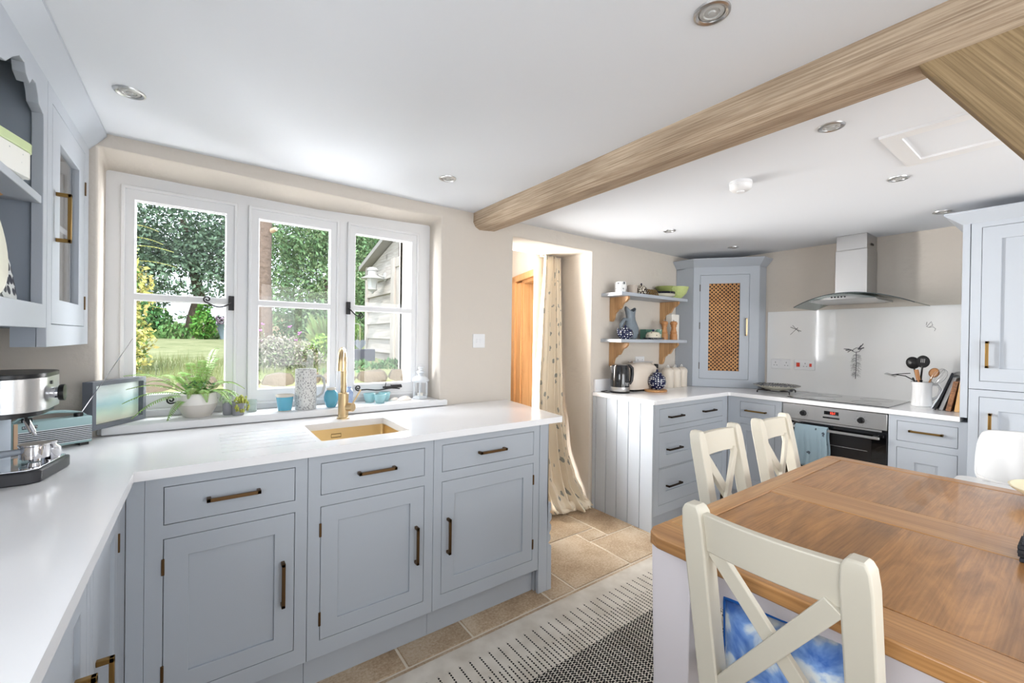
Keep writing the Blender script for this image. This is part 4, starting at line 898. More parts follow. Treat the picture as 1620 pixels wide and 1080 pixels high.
# ------------------------------------------------------------------ window sill
SZ = .9465
pf2 = thing('picture_frame', 'grey box picture frame with a pale seascape, standing on the sill', 'picture frame', (-.278, 2.345, SZ), math.atan2(.20, .12))
MB().plate(-.128, .135, 0, .185, [(-.112, .119, .018, .168)], -.016, .022).build('frame', mat('grey_frame', (108, 112, 120), .5), pf2, bevel=.0015)
def sea():
    m = bpy.data.materials.new('seascape_print'); m.use_nodes = True; N = m.node_tree.nodes; L = m.node_tree.links; b = N['Principled BSDF']
    tc = N.new('ShaderNodeTexCoord'); n = N.new('ShaderNodeTexNoise'); n.inputs['Scale'].default_value = 12; n.inputs['Detail'].default_value = 6
    s = N.new('ShaderNodeSeparateXYZ'); L.new(tc.outputs['Object'], s.inputs[0]); L.new(tc.outputs['Object'], n.inputs['Vector'])
    a = N.new('ShaderNodeMath'); a.operation = 'MULTIPLY_ADD'; a.inputs[1].default_value = .06; L.new(n.outputs['Fac'], a.inputs[0]); L.new(s.outputs[2], a.inputs[2])
    rp = ramp(N, [(.045, (236, 236, 214)), (.085, (214, 234, 216)), (.12, (186, 222, 226)), (.15, (224, 240, 242)), (.19, (240, 248, 248))]); L.new(a.outputs[0], rp.inputs[0]); L.new(rp.outputs[0], b.inputs['Base Color']); b.inputs['Roughness'].default_value = .5; return m
MB().box(-.112, .119, .004, .010, .018, .168).build('print', sea(), pf2)
MB().box(-.112, .119, -.004, -.002, .018, .168).build('glass', PANE, pf2)
# fern in a white pot
fp_ = thing('potted_fern', 'green sword fern in a round white pot on the sill', 'potted plant', (-.012, 2.405, SZ))
MB().lathe([(.0001, 0), (.048, 0), (.052, .006), (.072, .045), (.076, .068), (.070, .104), (.066, .107), (.063, .104), (.066, .09), (.0001, .085)], 40).build('pot', mat('white_pot', (226, 222, 216), .5, var=.03, vscale=20), fp_)
MB().lathe([(.053, .004), (.0525, .006), (.0728, .045), (.0755, .058), (.070, .058)], 40).build('lower_glaze', mat('pot_lower', (200, 194, 186), .5), fp_)
MB().lathe([(.0001, .0875), (.066, .088)], 24).build('soil', mat('soil', (70, 50, 38), 1), fp_)
FERN = mat('fern_green', (140, 172, 92), .6, leafvar=.35)
def frond(b, base, az, length, rise, droop, w_=.026, n=30):
    pts = []
    for k in range(n+1):
        u = k/n; h = rise*sin(min(1, u*1.25)*pi/2)-droop*u**2.4; r = length*u
        pts.append(Vector((base[0]+cos(az)*r, base[1]+sin(az)*r, base[2]+h)))
    b.tube(pts, [.0013]*(n+1), 4)
    for k in range(2, n):
        d = (pts[k+1]-pts[k-1]).normalized(); side = d.cross(Vector((0, 0, 1))).normalized()
        if side.length < .1: side = Vector((0, 1, 0))
        ln = w_*sin(pi*(k/n)**.75)*1.0+.004; ww_ = .0042
        for s in (-1, 1):
            p = pts[k]; q = p+side*s*ln+d*ln*.25-Vector((0, 0, ln*.18))
            mid = p.lerp(q, .4)
            b.add([p-d*.001, mid-d*ww_*.7, q, mid+d*ww_*.7], [(0, 1, 2, 3)])
fb = MB(); rnd = random.Random(8)
for az, ln, ri, dp, w_ in ((176, .21, .115, .015, .026), (183, .20, .075, .03, .028), (168, .16, .085, .02, .025), (190, .21, .05, .06, .028), (200, .19, .03, .10, .030), (160, .12, .11, .02, .024), (75, .05, .16, .0, .02), (35, .07, .17, 0, .026), (-20, .15, .09, .06, .024), (5, .15, .05, .09, .024), (215, .10, .01, .11, .026), (150, .10, .10, .02, .024),
        (120, .05, .15, .0, .022), (60, .04, .13, .0, .022), (25, .06, .215, .0, .034), (10, .09, .08, .03, .024), (-10, .14, .06, .11, .024), (-35, .12, .06, .10, .024), (-70, .07, .06, .08, .022), (250, .07, .07, .07, .022), (95, .05, .09, .01, .02), (0, .05, .14, 0, .024), (140, .07, .12, .02, .022)):
    frond(fb, (.02*cos(R(az)), .02*sin(R(az)), .09), R(az), ln*1.12, ri, dp, w_*1.15)
fb.build('fronds', FERN, fp_, fixn=False)
lf = MB(); rnd = random.Random(2)
for k in range(90):
    p = Vector((rnd.uniform(-.05, .06), rnd.uniform(-.045, .03), .09+rnd.random()*.06)); q = p+Vector((rnd.uniform(-.02, .02), rnd.uniform(-.02, .02), rnd.uniform(.004, .02))); s = Vector((rnd.uniform(-.008, .008), rnd.uniform(-.008, .008), 0))
    lf.add([p, p.lerp(q, .5)+s, q, p.lerp(q, .5)-s], [(0, 1, 2, 3)])
lf.build('low_leaves', mat('fern_dark', (86, 126, 70), .6, leafvar=.35), fp_, fixn=False)
# small glasses
def glassm(name, c, al=.5): return mat(name, c, .12, trans=.85, ior=1.15)
def tumbler(x, y, r, h, label, mm, grp='small frosted glasses on the sill'):
    b = MB().lathe([(.0001, 0), (r*.9, 0), (r, .004), (r*1.04, h), (r*.97, h), (r*.92, .008), (.0001, .008)], 28)
    o = b.build('glass_tumbler', mm, ang=60); o.location = (x, y, SZ); return tag(o, label, 'glass', grp)
SMOKE = mat('smoky_glass', (190, 190, 196), .2, trans=.55, ior=1.2); CLEAR = mat('clear_green_glass', (220, 230, 226), .1, trans=.75, ior=1.2)
tumbler(.105, 2.385, .024, .058, 'smoky glass tumbler right beside the fern pot, behind another', SMOKE)
tumbler(.140, 2.345, .024, .056, 'grey glass tumbler with a trailing succulent, nearest the sill edge', SMOKE)
tumbler(.198, 2.41, .022, .058, 'clear glass tumbler between the succulent and the turquoise cup', CLEAR)
b = MB(); rnd = random.Random(5)
for k in range(60):
    a = rnd.random()*6.28; rr = rnd.random()*.032; p = Vector((cos(a)*rr, sin(a)*rr-.005, .052+rnd.random()*.034-(.03 if rr > .024 else 0)))
    b.sphere(p, .0042+.0025*rnd.random(), 6, 4, 1.5)
o = b.build('trailing_succulent', mat('succulent', (158, 160, 66), .5, leafvar=.4)); o.location = (.150, 2.343, SZ); tag(o, 'yellow-green and pink succulent in the grey glass on the sill', 'succulent')
b = MB(); rnd = random.Random(6)
for k in range(60):
    a = rnd.random()*6.28; rr = rnd.random()*.034; p = Vector((cos(a)*rr, sin(a)*rr, .055+rnd.random()*.05)); b.sphere(p, .005, 6, 4, 1.6)
o = b.build('pale_succulent', mat('succulent_pale', (176, 196, 160), .5, leafvar=.3)); o.location = (.100, 2.388, SZ); tag(o, 'pale green feathery succulent in the smoky glass beside the fern', 'succulent')
# cups, jug, vases
TURQ = mat('turquoise_glaze', (92, 164, 188), .15); UNGL = mat('bare_clay', (196, 190, 180), .8)
cup = thing('turquoise_cup', 'turquoise cup with a bare clay rim on the sill, left of the tall jug', 'cup', (.335, 2.36, SZ))
MB().lathe([(.0001, .004), (.030, .004), (.038, .068), (.0395, .070)], 32).build('body', TURQ, cup)
MB().lathe([(.0375, .0705), (.0398, .0705), (.0405, .080), (.0375, .081), (.034, .06), (.0001, .015)], 32).build('rim', UNGL, cup); MB().lathe([(.0001, 0), (.030, 0), (.030, .0038), (.0001, .0038)], 24).build('foot', UNGL, cup)
JUGM = bpy.data.materials.new('carved_grey_glaze'); JUGM.use_nodes = True
N = JUGM.node_tree.nodes; L = JUGM.node_tree.links; bb = N['Principled BSDF']; tc = N.new('ShaderNodeTexCoord'); v = N.new('ShaderNodeTexVoronoi'); v.inputs['Scale'].default_value = 150; mp = N.new('ShaderNodeMapping'); mp.inputs['Scale'].default_value = (1, 1, .5); mp.inputs['Rotation'].default_value = (0, .5, .3)
L.new(tc.outputs['Object'], mp.inputs[0]); L.new(mp.outputs[0], v.inputs['Vector']); rp = ramp(N, [(.0, (112, 112, 116)), (.28, (140, 140, 142)), (.40, (206, 206, 204))]); L.new(v.outputs['Distance'], rp.inputs[0]); L.new(rp.outputs[0], bb.inputs['Base Color']); bb.inputs['Roughness'].default_value = .4
bp = N.new('ShaderNodeBump'); bp.inputs['Strength'].default_value = .5; bp.inputs['Distance'].default_value = .003; L.new(v.outputs['Distance'], bp.inputs['Height']); L.new(bp.outputs[0], bb.inputs['Normal'])
jg = thing('grey_jug', 'tall grey cylindrical jug with carved marks and a handle on the sill', 'jug', (.432, 2.375, SZ))
MB().lathe([(.0001, 0), (.048, 0), (.050, .004), (.050, .10), (.0495, .198), (.048, .203), (.045, .202), (.045, .03), (.0001, .025)], 40).build('body', JUGM, jg)
MB().tube([(.046, -.002, .165), (.07, -.004, .166), (.086, -.005, .150), (.088, -.006, .11), (.078, -.005, .075), (.06, -.003, .06), (.047, -.002, .06)], .0065, 10).build('handle', mat('grey_glaze', (176, 178, 178), .3), jg)
vs_ = thing('turquoise_vase', 'small round turquoise vase on the sill beside the tap', 'vase', (.553, 2.365, SZ))
MB().lathe([(.0001, 0), (.020, 0), (.024, .004), (.034, .035), (.036, .055), (.030, .078), (.021, .090)], 32).build('body', TURQ, vs_)
MB().lathe([(.0212, .0905), (.0235, .100), (.019, .101), (.018, .09), (.0001, .06)], 28).build('rim', UNGL, vs_)
o = MB().lathe([(.0001, 0), (.018, 0), (.020, .02), (.023, .06), (.017, .082), (.010, .088), (.011, .096), (.008, .096), (.0001, .07)], 24).build('blue_bottle', mat('blue_white_glaze', (150, 166, 196), .2, var=.2, vscale=60)); o.location = (.655, 2.41, SZ); tag(o, 'little blue and white pot right behind the tap', 'pot')
AQ = mat('aqua_glass', (186, 222, 226), .15, trans=.45, ior=1.2)
for x, y, l in ((.775, 2.43, 'pale aqua glass tealight holder left in the row under the window stay'), (.815, 2.37, 'pale aqua glass tealight holder nearest the sill edge, middle of the row'), (.865, 2.44, 'pale aqua glass tealight holder right in the row, beside the seashells')):
    o = MB().lathe([(.0001, 0), (.022, 0), (.029, .02), (.034, .05), (.032, .051), (.026, .02), (.0001, .008)], 28).build('tealight_holder', AQ); o.location = (x, y, SZ); tag(o, l, 'candle holder', 'aqua glass tealight holders on the sill')
for x, y, s, l in ((.925, 2.44, .026, 'flat grey seashell lying behind the bigger pale shell'), (.972, 2.405, .042, 'pale pink-white seashell on the sill left of the lantern')):
    b = MB(RZ(.4)); b.lathe([(s, 0.0), (s*1.02, .004), (s*.8, s*.35), (s*.45, s*.52), (.0001, s*.6)], 24, sx=1.15, sy=.75)
    for k in range(7): a = R(-150+k*20); b.tube([(0, 0, s*.6), (cos(a)*s*.6, sin(a)*s*.42, s*.5), (cos(a)*s*1.12, sin(a)*s*.75, .003)], .0016, 4)
    o = b.build('seashell', mat('shell', (228, 220, 212), .4, var=.05, vscale=40)); o.location = (x, y, SZ); tag(o, l, 'seashell')
ln = thing('candle_lantern', 'small white metal lantern with domed lid at the right end of the sill', 'lantern', (1.082, 2.425, SZ))
LM = mat('lantern_paint', (206, 210, 214), .4)
MB().lathe([(.046, 0), (.050, .004), (.046, .012), (.042, .016), (.0001, .016)], 6).build('base', LM, ln, bevel=.001)
b = MB()
for k in range(6): a = R(60*k); b.bar((.043*cos(a), .043*sin(a), .014), (.043*cos(a), .043*sin(a), .105), .005)
for k in range(6):
    a, a2 = R(60*k), R(60*k+60)
    for z in (.018, .102): b.bar((.043*cos(a), .043*sin(a), z), (.043*cos(a2), .043*sin(a2), z), .004)
b.build('cage', LM, ln)
MB().lathe([(.050, .105), (.052, .112), (.044, .126), (.026, .138), (.016, .142), (.017, .152), (.025, .158), (.024, .164), (.013, .170), (.012, .180), (.017, .184), (.016, .190), (.0001, .196)], 24).build('domed_lid', LM, ln)
MB().tube([(.0001+.024*cos(a), 0, .188+.024*sin(a)) for a in [pi*k/12 for k in range(13)]], .0014, 5).build('carry_ring', LM, ln)
MB().lathe([(.0001, .017), (.017, .017), (.017, .034), (.0001, .034)], 16).build('candle', mat('wax', (236, 232, 222), .6), ln)

# ------------------------------------------------------------------ doorway curtain
def curtain():
    keys = [(2.0, (2.235, 2.645), (2.440, 2.665), .034), (1.4, (2.17, 2.62), (2.440, 2.645), .042), (.8, (2.09, 2.58), (2.432, 2.61), .052), (.45, (2.07, 2.53), (2.435, 2.55), .058), (.22, (2.06, 2.50), (2.44, 2.45), .052), (.09, (2.055, 2.45), (2.452, 2.36), .05), (.03, (2.05, 2.41), (2.475, 2.305), .045)]
    nu, nv = 150, 70; vs = []; uv = []
    zs = [2.0-(2.0-.03)*(j/(nv-1)) for j in range(nv)]
    for z in zs:
        for k in range(len(keys)-1):
            if keys[k][0] >= z >= keys[k+1][0]: break
        a, b = keys[k], keys[k+1]; t = (a[0]-z)/(a[0]-b[0]); t = t*t*(3-2*t)*.5+t*.5
        l = Vector(a[1]).lerp(Vector(b[1]), t); r = Vector(a[2]) if False else Vector(a[2]); l = Vector(a[1])*(1-t)+Vector(b[1])*t; r = Vector(a[2])*(1-t)+Vector(b[2])*t; amp = a[3]*(1-t)+b[3]*t
        d = (r-l).normalized(); nrm = Vector((d.y, -d.x)); low = max(0, (.8-z)/.8)
        for i in range(nu):
            u = i/(nu-1); ph = u*2*pi*6.0+.5*sin(z*2+u*5)*low*1.5+.3*sin(u*9)
            s = 2*abs(sin(ph/2*1.0+.6))**.9-1
            off = amp*s*(.8+.35*sin(u*11+z*1.3))*min(1, (1-u)*14+.15)*min(1, u*14+.3); along = .010*cos(ph)
            bl = low**1.5*.035*noise.noise(Vector((u*5, z*5, 1.7))) + (.03*noise.noise(Vector((u*9, z*16, 4))) if z < .30 else 0)*(1 if z < .22 else (.30-z)/.08)
            p = l.lerp(r, u)+nrm*(off+bl)+d*along*(1 if u < .95 else 0); zz = z
            if z < .10: zz = max(.008, z+.03*noise.noise(Vector((u*7, z*9, 9)))); p = p+nrm*(.10-z)*.5
            vs.append((min(p.x, 2.456) if p.y > 2.318 else p.x, p.y, zz)); uv.append((u*1.25, z))
    # tuck the hem under
    b = MB(); b.v = vs
    for j in range(nv-1):
        for i in range(nu-1): b.f.append((j*nu+i, j*nu+i+1, (j+1)*nu+i+1, (j+1)*nu+i)); b.mi.append(0)
    me = b.mesh('curtain', print_mat('curtain_cloth', (238, 226, 206), [(158, 160, 154)], 10.0, .21, obj=False), fixn=False, ang=80)
    ul = me.uv_layers.new(name='UVMap')
    for lp in me.loops: ul.data[lp.index].uv = uv[lp.vertex_index]
    o = bpy.data.objects.new('curtain', me); COL.objects.link(o); so = o.modifiers.new('s', 'SOLIDIFY'); so.thickness = .003
    return o
cu = thing('doorway_curtain', 'long cream printed curtain pooling on the floor in the doorway', 'curtain')
co = curtain(); co.parent = cu; co.name = 'cloth'
# crumpled hem pile
b = MB(); rnd = random.Random(12)
def sausage(p0, p1, r, sd):
    pts = []; 
    for k in range(13):
        u = k/12; q = Vector(p0).lerp(Vector(p1), u); q += Vector((.018*noise.noise(Vector((u*3, sd, 0))), .03*noise.noise(Vector((u*3, sd, 5))), .012*noise.noise(Vector((u*4, sd, 9)))))
        pts.append(q)
    return pts, [r*(.55+.6*sin(pi*k/12)**.5)*(1+.25*noise.noise(Vector((k*.9, sd, 2)))) for k in range(13)]
for p0, p1, r, sd in (((2.09, 2.47, .035), (2.20, 2.385, .03), .042, 1), ((2.17, 2.47, .05), (2.28, 2.36, .035), .042, 2), ((2.25, 2.44, .045), (2.36, 2.33, .03), .040, 3), ((2.32, 2.42, .045), (2.44, 2.285, .035), .040, 4), ((2.13, 2.375, .02), (2.33, 2.335, .02), .026, 5)):
    pts, rs = sausage(p0, p1, r, sd); rs = [min(q, pp.z-.002) if pp.z-q < .001 else q for q, pp in zip(rs, pts)]; b.tube(pts, [max(.006, q) for q in rs], 14)
b.build('pooled_hem', MATS.get('curtain_cloth2') or print_mat('curtain_cloth2', (238, 226, 206), [(158, 160, 154)], 11.0, .18), cu, ang=80)
MB().box(2.23, 2.45, 2.668, 2.684, 1.993, 2.006).build('rail', WHITE, cu)

# shower room fittings glimpsed through the oak frame
vn = thing('vanity_unit', 'cream vanity unit with white basin seen through the oak doorway', 'vanity unit', (3.04, 3.62, 0))
MB().box(-.22, .3, -.2, .27, 0, .85).build('cabinet', mat('cream_paint', (226, 216, 200), .5), vn, bevel=.004)
MB().lathe([(.0001, .851), (.08, .851), (.11, .90), (.13, .99), (.125, .99), (.10, .90), (.0001, .87)], 28, (-.08, -.02, 0)).build('basin', WHITE, vn)
MB().tube([(.12, .1, .851), (.12, .1, 1.02), (.09, .06, 1.05), (.03, .02, 1.03)], .012, 10).build('basin_tap', CHROME, vn)
# ------------------------------------------------------------------ kettle, toaster and the pottery
kt = thing('kettle', 'black electric kettle with a steel base and spout', 'kettle', (2.645, 2.185, .9105), R(-20))
MB().lathe([(.075, 0), (.076, .008), (.062, .012), (.0001, .012)], 36).build('power_base', BLACK, kt)
MB().lathe([(.0001, .0125), (.070, .0125), (.073, .018), (.073, .046), (.0001, .046)], 40).build('steel_band', STEEL, kt)
MB().lathe([(.0001, .0465), (.073, .0465), (.072, .10), (.066, .205), (.060, .216), (.03, .222), (.0001, .222)], 40).build('body', mat('gloss_black', (24, 25, 28), .12, coat=.6), kt)
MB().add([(-.050, -.028, .205), (-.050, .028, .205), (-.085, 0, .208), (-.064, -.012, .15), (-.064, .012, .15), (-.074, 0, .155)], [(0, 2, 1), (0, 3, 5, 2), (1, 2, 5, 4), (3, 4, 5), (0, 1, 4, 3)]).build('spout', CHROME, kt, bevel=.003)
MB().tube([(.055, 0, .205), (.085, 0, .208), (.105, 0, .19), (.108, 0, .14), (.102, 0, .09), (.09, 0, .07), (.07, 0, .068)], [.013, .013, .014, .013, .012, .011, .010], 12).build('handle', BLACK, kt)
for k, (tx, zz) in enumerate((('Russell', .078), ('Hobbs', .066))):
    text('lettering', tx, .012, RZ(R(14)) @ T(.0, -.0735, zz) @ RX(R(90)), WHITE, kt, .0004)
MB().tube([(-.07, 0, .006), (-.12, -.02, .005), (-.135, .05, .005), (-.06, .09, .005)], .0035, 6).build('cord', BLACK, kt)
to = thing('toaster', 'cream rounded toaster with a black lever, behind the kettle', 'toaster', (2.93, 2.212, .9105), R(-2))
TS = mat('toaster_cream', (214, 202, 188), .3)
b = MB(); vs = []; prof = [(-.075, .0), (-.085, .02), (-.085, .15), (-.07, .195), (-.04, .215), (0, .22), (.04, .215), (.07, .195), (.085, .15), (.085, .02), (.075, .0)]
for i in range(15):
    u = i/14*2-1; sc2 = (1-abs(u)**4)**.5 if abs(u) < 1 else 0; sc2 = max(.35, sc2); zz = .70+.30*(1-abs(u)**3.2)
    vs += [(u*.185, y*sc2*.95, .014+z*zz) for y, z in prof]
np_ = len(prof); b.add(vs, [(i*np_+k, i*np_+(k+1) % np_, (i+1)*np_+(k+1) % np_, (i+1)*np_+k) for i in range(14) for k in range(np_)]+[tuple(range(np_)), tuple(14*np_+k for k in range(np_-1, -1, -1))])
b.build('body', TS, to, ang=60)
MB().box(-.15, .15, -.062, .062, 0, .014).build('base', BLACK, to, bevel=.003)
MB().box(-.12, .12, -.03, -.008, .229, .236).box(-.12, .12, .008, .03, .229, .236).build('slots', CHROME, to, bevel=.001)
MB().box(.168, .20, -.03, .0, .175, .212).build('lever', BLACK, to, bevel=.006)
# chopping round with sugar pot
rb = tag(MB().lathe([(.0001, 0), (.082, 0), (.084, .006), (.082, .016), (.0001, .017)], 32, sx=1.15).build('wooden_board', wood('board_wood', (150, 96, 50), (214, 164, 108), (8, 1, 8)), bevel=.001), 'round wooden board under the navy spotted pot', 'board'); rb.location = (2.965, 2.085, .9105)
NAVY = (26, 32, 66)
DOT = dots('navy_spots', NAVY, (226, 228, 230), 62, .30)
def pot(name, label, cat, loc, r, h, mm, lid=True, spout=False, hnd=False, rz=0):
    t = thing(name, label, cat, loc, rz)
    MB().lathe([(.0001, 0), (r*.6, 0), (r*.66, h*.04), (r*.95, h*.3), (r, h*.5), (r*.9, h*.78), (r*.55, h*.95)], 32).build('body', mm, t)
    if lid: MB().lathe([(r*.56, h*.955), (r*.5, h*1.04), (r*.2, h*1.12), (r*.12, h*1.14)], 24).build('lid', mm, t); MB().sphere((0, 0, h*1.2), r*.14, 12, 8).build('knob', mat('navy', NAVY, .25), t)
    if spout: MB().tube([(-r*.8, 0, h*.3), (-r*1.25, 0, h*.5), (-r*1.45, 0, h*.95)], [r*.22, r*.14, r*.10], 12).build('spout', mm, t)
    if hnd: MB().tube([(r*.8, 0, h*.8), (r*1.25, 0, h*.85), (r*1.42, 0, h*.55), (r*1.2, 0, h*.28), (r*.85, 0, h*.25)], r*.09, 8).build('handle', mm, t)
    return t
pot('spotted_sugar_pot', 'round navy pot with white spots on the wooden board', 'pot', (2.98, 2.085, .9285), .070, .125, DOT)
CAN = mat('cream_enamel', (218, 208, 194), .35)
for k, (x, y) in enumerate(((3.30, 2.20), (3.415, 2.205), (3.515, 2.205))):
    t = thing('storage_canister', ('tall cream canister nearest the spotted pot', 'middle one of the three tall cream canisters', 'tall cream canister against the corner cupboard')[k], 'canister', (x, y, .9105), 0, 'tall cream storage canisters')
    MB().lathe([(.0001, 0), (.048, 0), (.050, .003), (.050, .125), (.0001, .125)], 32).build('body', CAN, t)
    MB().lathe([(.051, .1255), (.052, .137), (.048, .155), (.030, .172), (.0001, .176)], 32).build('lid', CAN, t)
    MB().tube([(.012*cos(a), 0, .182+.014*sin(a)) for a in [2*pi*q/16 for q in range(16)]], .0035, 8, closed=True).build('ring', mat('white_enamel', (228, 226, 222), .3), t)
# upper shelf z 1.69, lower shelf z 1.328
U, Lw = 1.6905, 1.3285
mg = thing('photo_mug', 'white mug with a black picture print at the left of the upper shelf', 'mug', (2.655, 2.20, U))
MB().lathe([(.0001, 0), (.038, 0), (.040, .004), (.040, .085), (.037, .085), (.036, .008), (.0001, .008)], 28).build('body', print_mat('mug_print', (228, 228, 226), [(60, 64, 70), (120, 124, 128)], 26, .22), mg)
MB().tube([(.038, 0, .07), (.062, 0, .07), (.066, 0, .04), (.04, 0, .018)], .005, 8).build('handle', WHITE, mg)
sp = MB().prism([(-.055, 0), (.045, 0), (.062, .085), (-.045, .085)], -.004, .004, 'y').build('photo_block', print_mat('photo_print', (222, 222, 222), [(70, 74, 80)], 18, .3)); sp.location = (2.70, 2.245, U); sp.rotation_euler = (R(-8), 0, 0); tag(sp, 'black and white postcard leaning behind the printed mug', 'postcard')
b = MB().lathe([(.0001, 0), (.038, 0), (.040, .07), (.036, .07), (.034, .006), (.0001, .006)], 28); o = b.build('stone_tumbler', mat('stoneware', (178, 166, 154), .6)); o.location = (2.80, 2.20, U); tag(o, 'plain stone-coloured beaker on the upper shelf beside the printed mug', 'beaker')
pot('patterned_cup_pot', 'small brown and white patterned lidded pot on the upper shelf', 'pot', (2.90, 2.19, U), .048, .075, dots('brown_lace', (60, 48, 42), (222, 214, 196), 70, .42), hnd=True)
tr2 = thing('toast_rack', 'brown glazed pottery toast rack on the upper shelf', 'toast rack', (3.02, 2.18, U))
b = MB()
for k in range(5): b.tube([(-.05+.025*k, -.03+.06*q/10, .008+.042*sin(pi*q/10)) for q in range(11)], .0055, 8)
b.build('hoops', mat('olive_glaze', (112, 88, 52), .2), tr2); MB().box(-.06, .06, -.032, .032, 0, .010).build('tray', mat('olive_glaze', (112, 88, 52), .2), tr2, bevel=.004)
def plate_stack(x, y, z, r, n, label, mm, grp):
    for k in range(n):
        o = MB().lathe([(.0001, 0), (r*.6, 0), (r*.97, .012), (r, .016), (r*.96, .017), (r*.6, .006), (.0001, .005)], 40).build('plate' , mm[k % len(mm)]); o.location = (x, y, z+.009*k); tag(o, label[k], 'plate', grp)
DK = dots('dark_rim', (40, 42, 56), (214, 210, 196), 55, .28); CR = mat('cream_plate', (216, 212, 196), .3)
plate_stack(3.185, 2.19, U, .105, 4, ['lowest cream plate under the dark spotted ones, upper shelf', 'second plate from the bottom of the upper shelf stack', 'third plate up of the upper shelf stack, white spots', 'topmost dark plate on the upper shelf stack'], [CR, CR, DK, mat('dark_plate', (44, 42, 52), .3)], 'plates stacked on the upper shelf')
bo = thing('green_bowl', 'pale green leaf-textured bowl at the right end of the upper shelf', 'bowl', (3.38, 2.185, U))
GB = mat('green_glaze', (184, 196, 130), .25, bump=.8, bscale=45)
MB().lathe([(.0001, 0), (.042, 0), (.046, .006), (.085, .045), (.105, .095), (.107, .100), (.102, .099), (.08, .05), (.04, .012), (.0001, .010)], 40).build('bowl', GB, bo)
o = MB().lathe([(.0001, 0), (.03, 0), (.06, .03), (.088, .06), (.09, .066), (.085, .065), (.05, .028), (.0001, .01)], 36).build('green_dish', mat('green_glaze_dull', (150, 160, 96), .35)); o.location = (3.255, 2.245, U+.040); tag(o, 'darker green dish resting behind the plates on the upper shelf', 'dish')
o.location = (3.30, 2.235, U+.0375)
# lower shelf
pot('spotted_teapot', 'navy teapot with white spots on the lower shelf', 'teapot', (2.70, 2.185, Lw), .062, .085, DOT, spout=True, hnd=True)
fj = thing('fish_jug', 'tall grey gurgle jug shaped like a fish on the lower shelf', 'jug', (2.815, 2.225, Lw))
FJ = mat('fish_glaze', (118, 128, 136), .2, bump=.5, bscale=60)
b = MB(); vs = []; rings = [(.048, 0, 0), (.060, .01, .0), (.074, .05, .004), (.072, .09, .006), (.058, .125, .004), (.047, .155, 0), (.044, .185, -.003), (.048, .215, -.006), (.052, .232, -.008)]
n = 32
for r, z, xo in rings:
    for k in range(n):
        a = 2*pi*k/n; top = (z-.215)/.017 if z > .215 else 0
        zz = z+(.026*max(0, cos(a))+.032*max(0, -cos(a))**2-.012*abs(sin(a)))*top
        vs.append((xo+r*cos(a)*(1+.12*top*abs(cos(a))), r*.72*sin(a), zz))
b.add(vs, [(i*n+k, i*n+(k+1) % n, (i+1)*n+(k+1) % n, (i+1)*n+k) for i in range(len(rings)-1) for k in range(n)]+[tuple(range(n-1, -1, -1))])
bo_ = b.build('body', FJ, fj, ang=70, fixn=False); so = bo_.modifiers.new('s', 'SOLIDIFY'); so.thickness = .004
MB().tube([(-.040, 0, .155), (-.078, 0, .158), (-.118, 0, .115), (-.122, 0, .06), (-.10, 0, .022), (-.045, 0, .020)], [.014, .015, .017, .019, .020, .018], 14).build('tail_handle', FJ, fj)
pot_b = thing('butter_dish', 'cream butter dish with dark spots on the lower shelf', 'butter dish', (3.04, 2.17, Lw))
MB().lathe([(.0001, 0), (.07, 0), (.098, .010), (.100, .014), (.09, .014), (.0001, .010)], 36, sx=1, sy=.85).build('dish', DK, pot_b)
MB().lathe([(.070, .0145), (.070, .035), (.055, .058), (.02, .066), (.0001, .067)], 32, sx=1, sy=.8).build('cover', dots('cream_spots', (214, 206, 186), (70, 64, 60), 38, .16), pot_b)
MB().sphere((0, 0, .075), .010, 12, 8).build('knob', mat('navy', NAVY, .25), pot_b)
o = MB().box(-.05, .05, -.03, .03, 0, .085).build('tea_box', mat('green_box', (78, 120, 104), .5), bevel=.001); o.location = (3.075, 2.26, Lw); tag(o, 'dark green carton behind the butter dish', 'carton')
o = MB().box(-.045, .045, -.035, .035, 0, .088).build('tea_carton', print_mat('teabox_print', (112, 148, 132), [(206, 212, 204)], 22, .3), bevel=.001); o.location = (3.175, 2.225, Lw); tag(o, 'lighter green and white tea carton left of the pepper mills', 'carton')
MW = wood('mill_wood', (150, 98, 56), (206, 152, 102), (8, 8, 1.2), rough=.4)
for x, y, l, s in ((3.215, 2.185, 'wooden pepper mill with knob top, left one of the pair', .98), (3.315, 2.16, 'wooden pepper mill right of its twin on the lower shelf', 1.0)):
    t = thing('pepper_mill', l, 'pepper mill', (x, y, Lw), 0, 'turned wooden pepper mills')
    MB().lathe([(.0001, 0), (.031*s, 0), (.031*s, .045), (.026, .055), (.029, .062), (.022, .085), (.019, .105), (.025, .118), (.026, .122), (.0001, .122)], 24).build('body', MW, t)
    MB().lathe([(.022, .1225), (.030, .135), (.031, .148), (.022, .16), (.0001, .162)], 24).build('head', MW, t)
    MB().sphere((0, 0, .167), .006, 10, 6).build('knob', STEEL, t)
o = MB().slab(rrect(-.055, .055, -.035, .035, .01), [], 0, .225).build('white_box', mat('white_box', (226, 222, 214), .5), bevel=.004); o.location = (3.41, 2.235, Lw); tag(o, 'upright white box behind the pepper mills on the lower shelf', 'box')

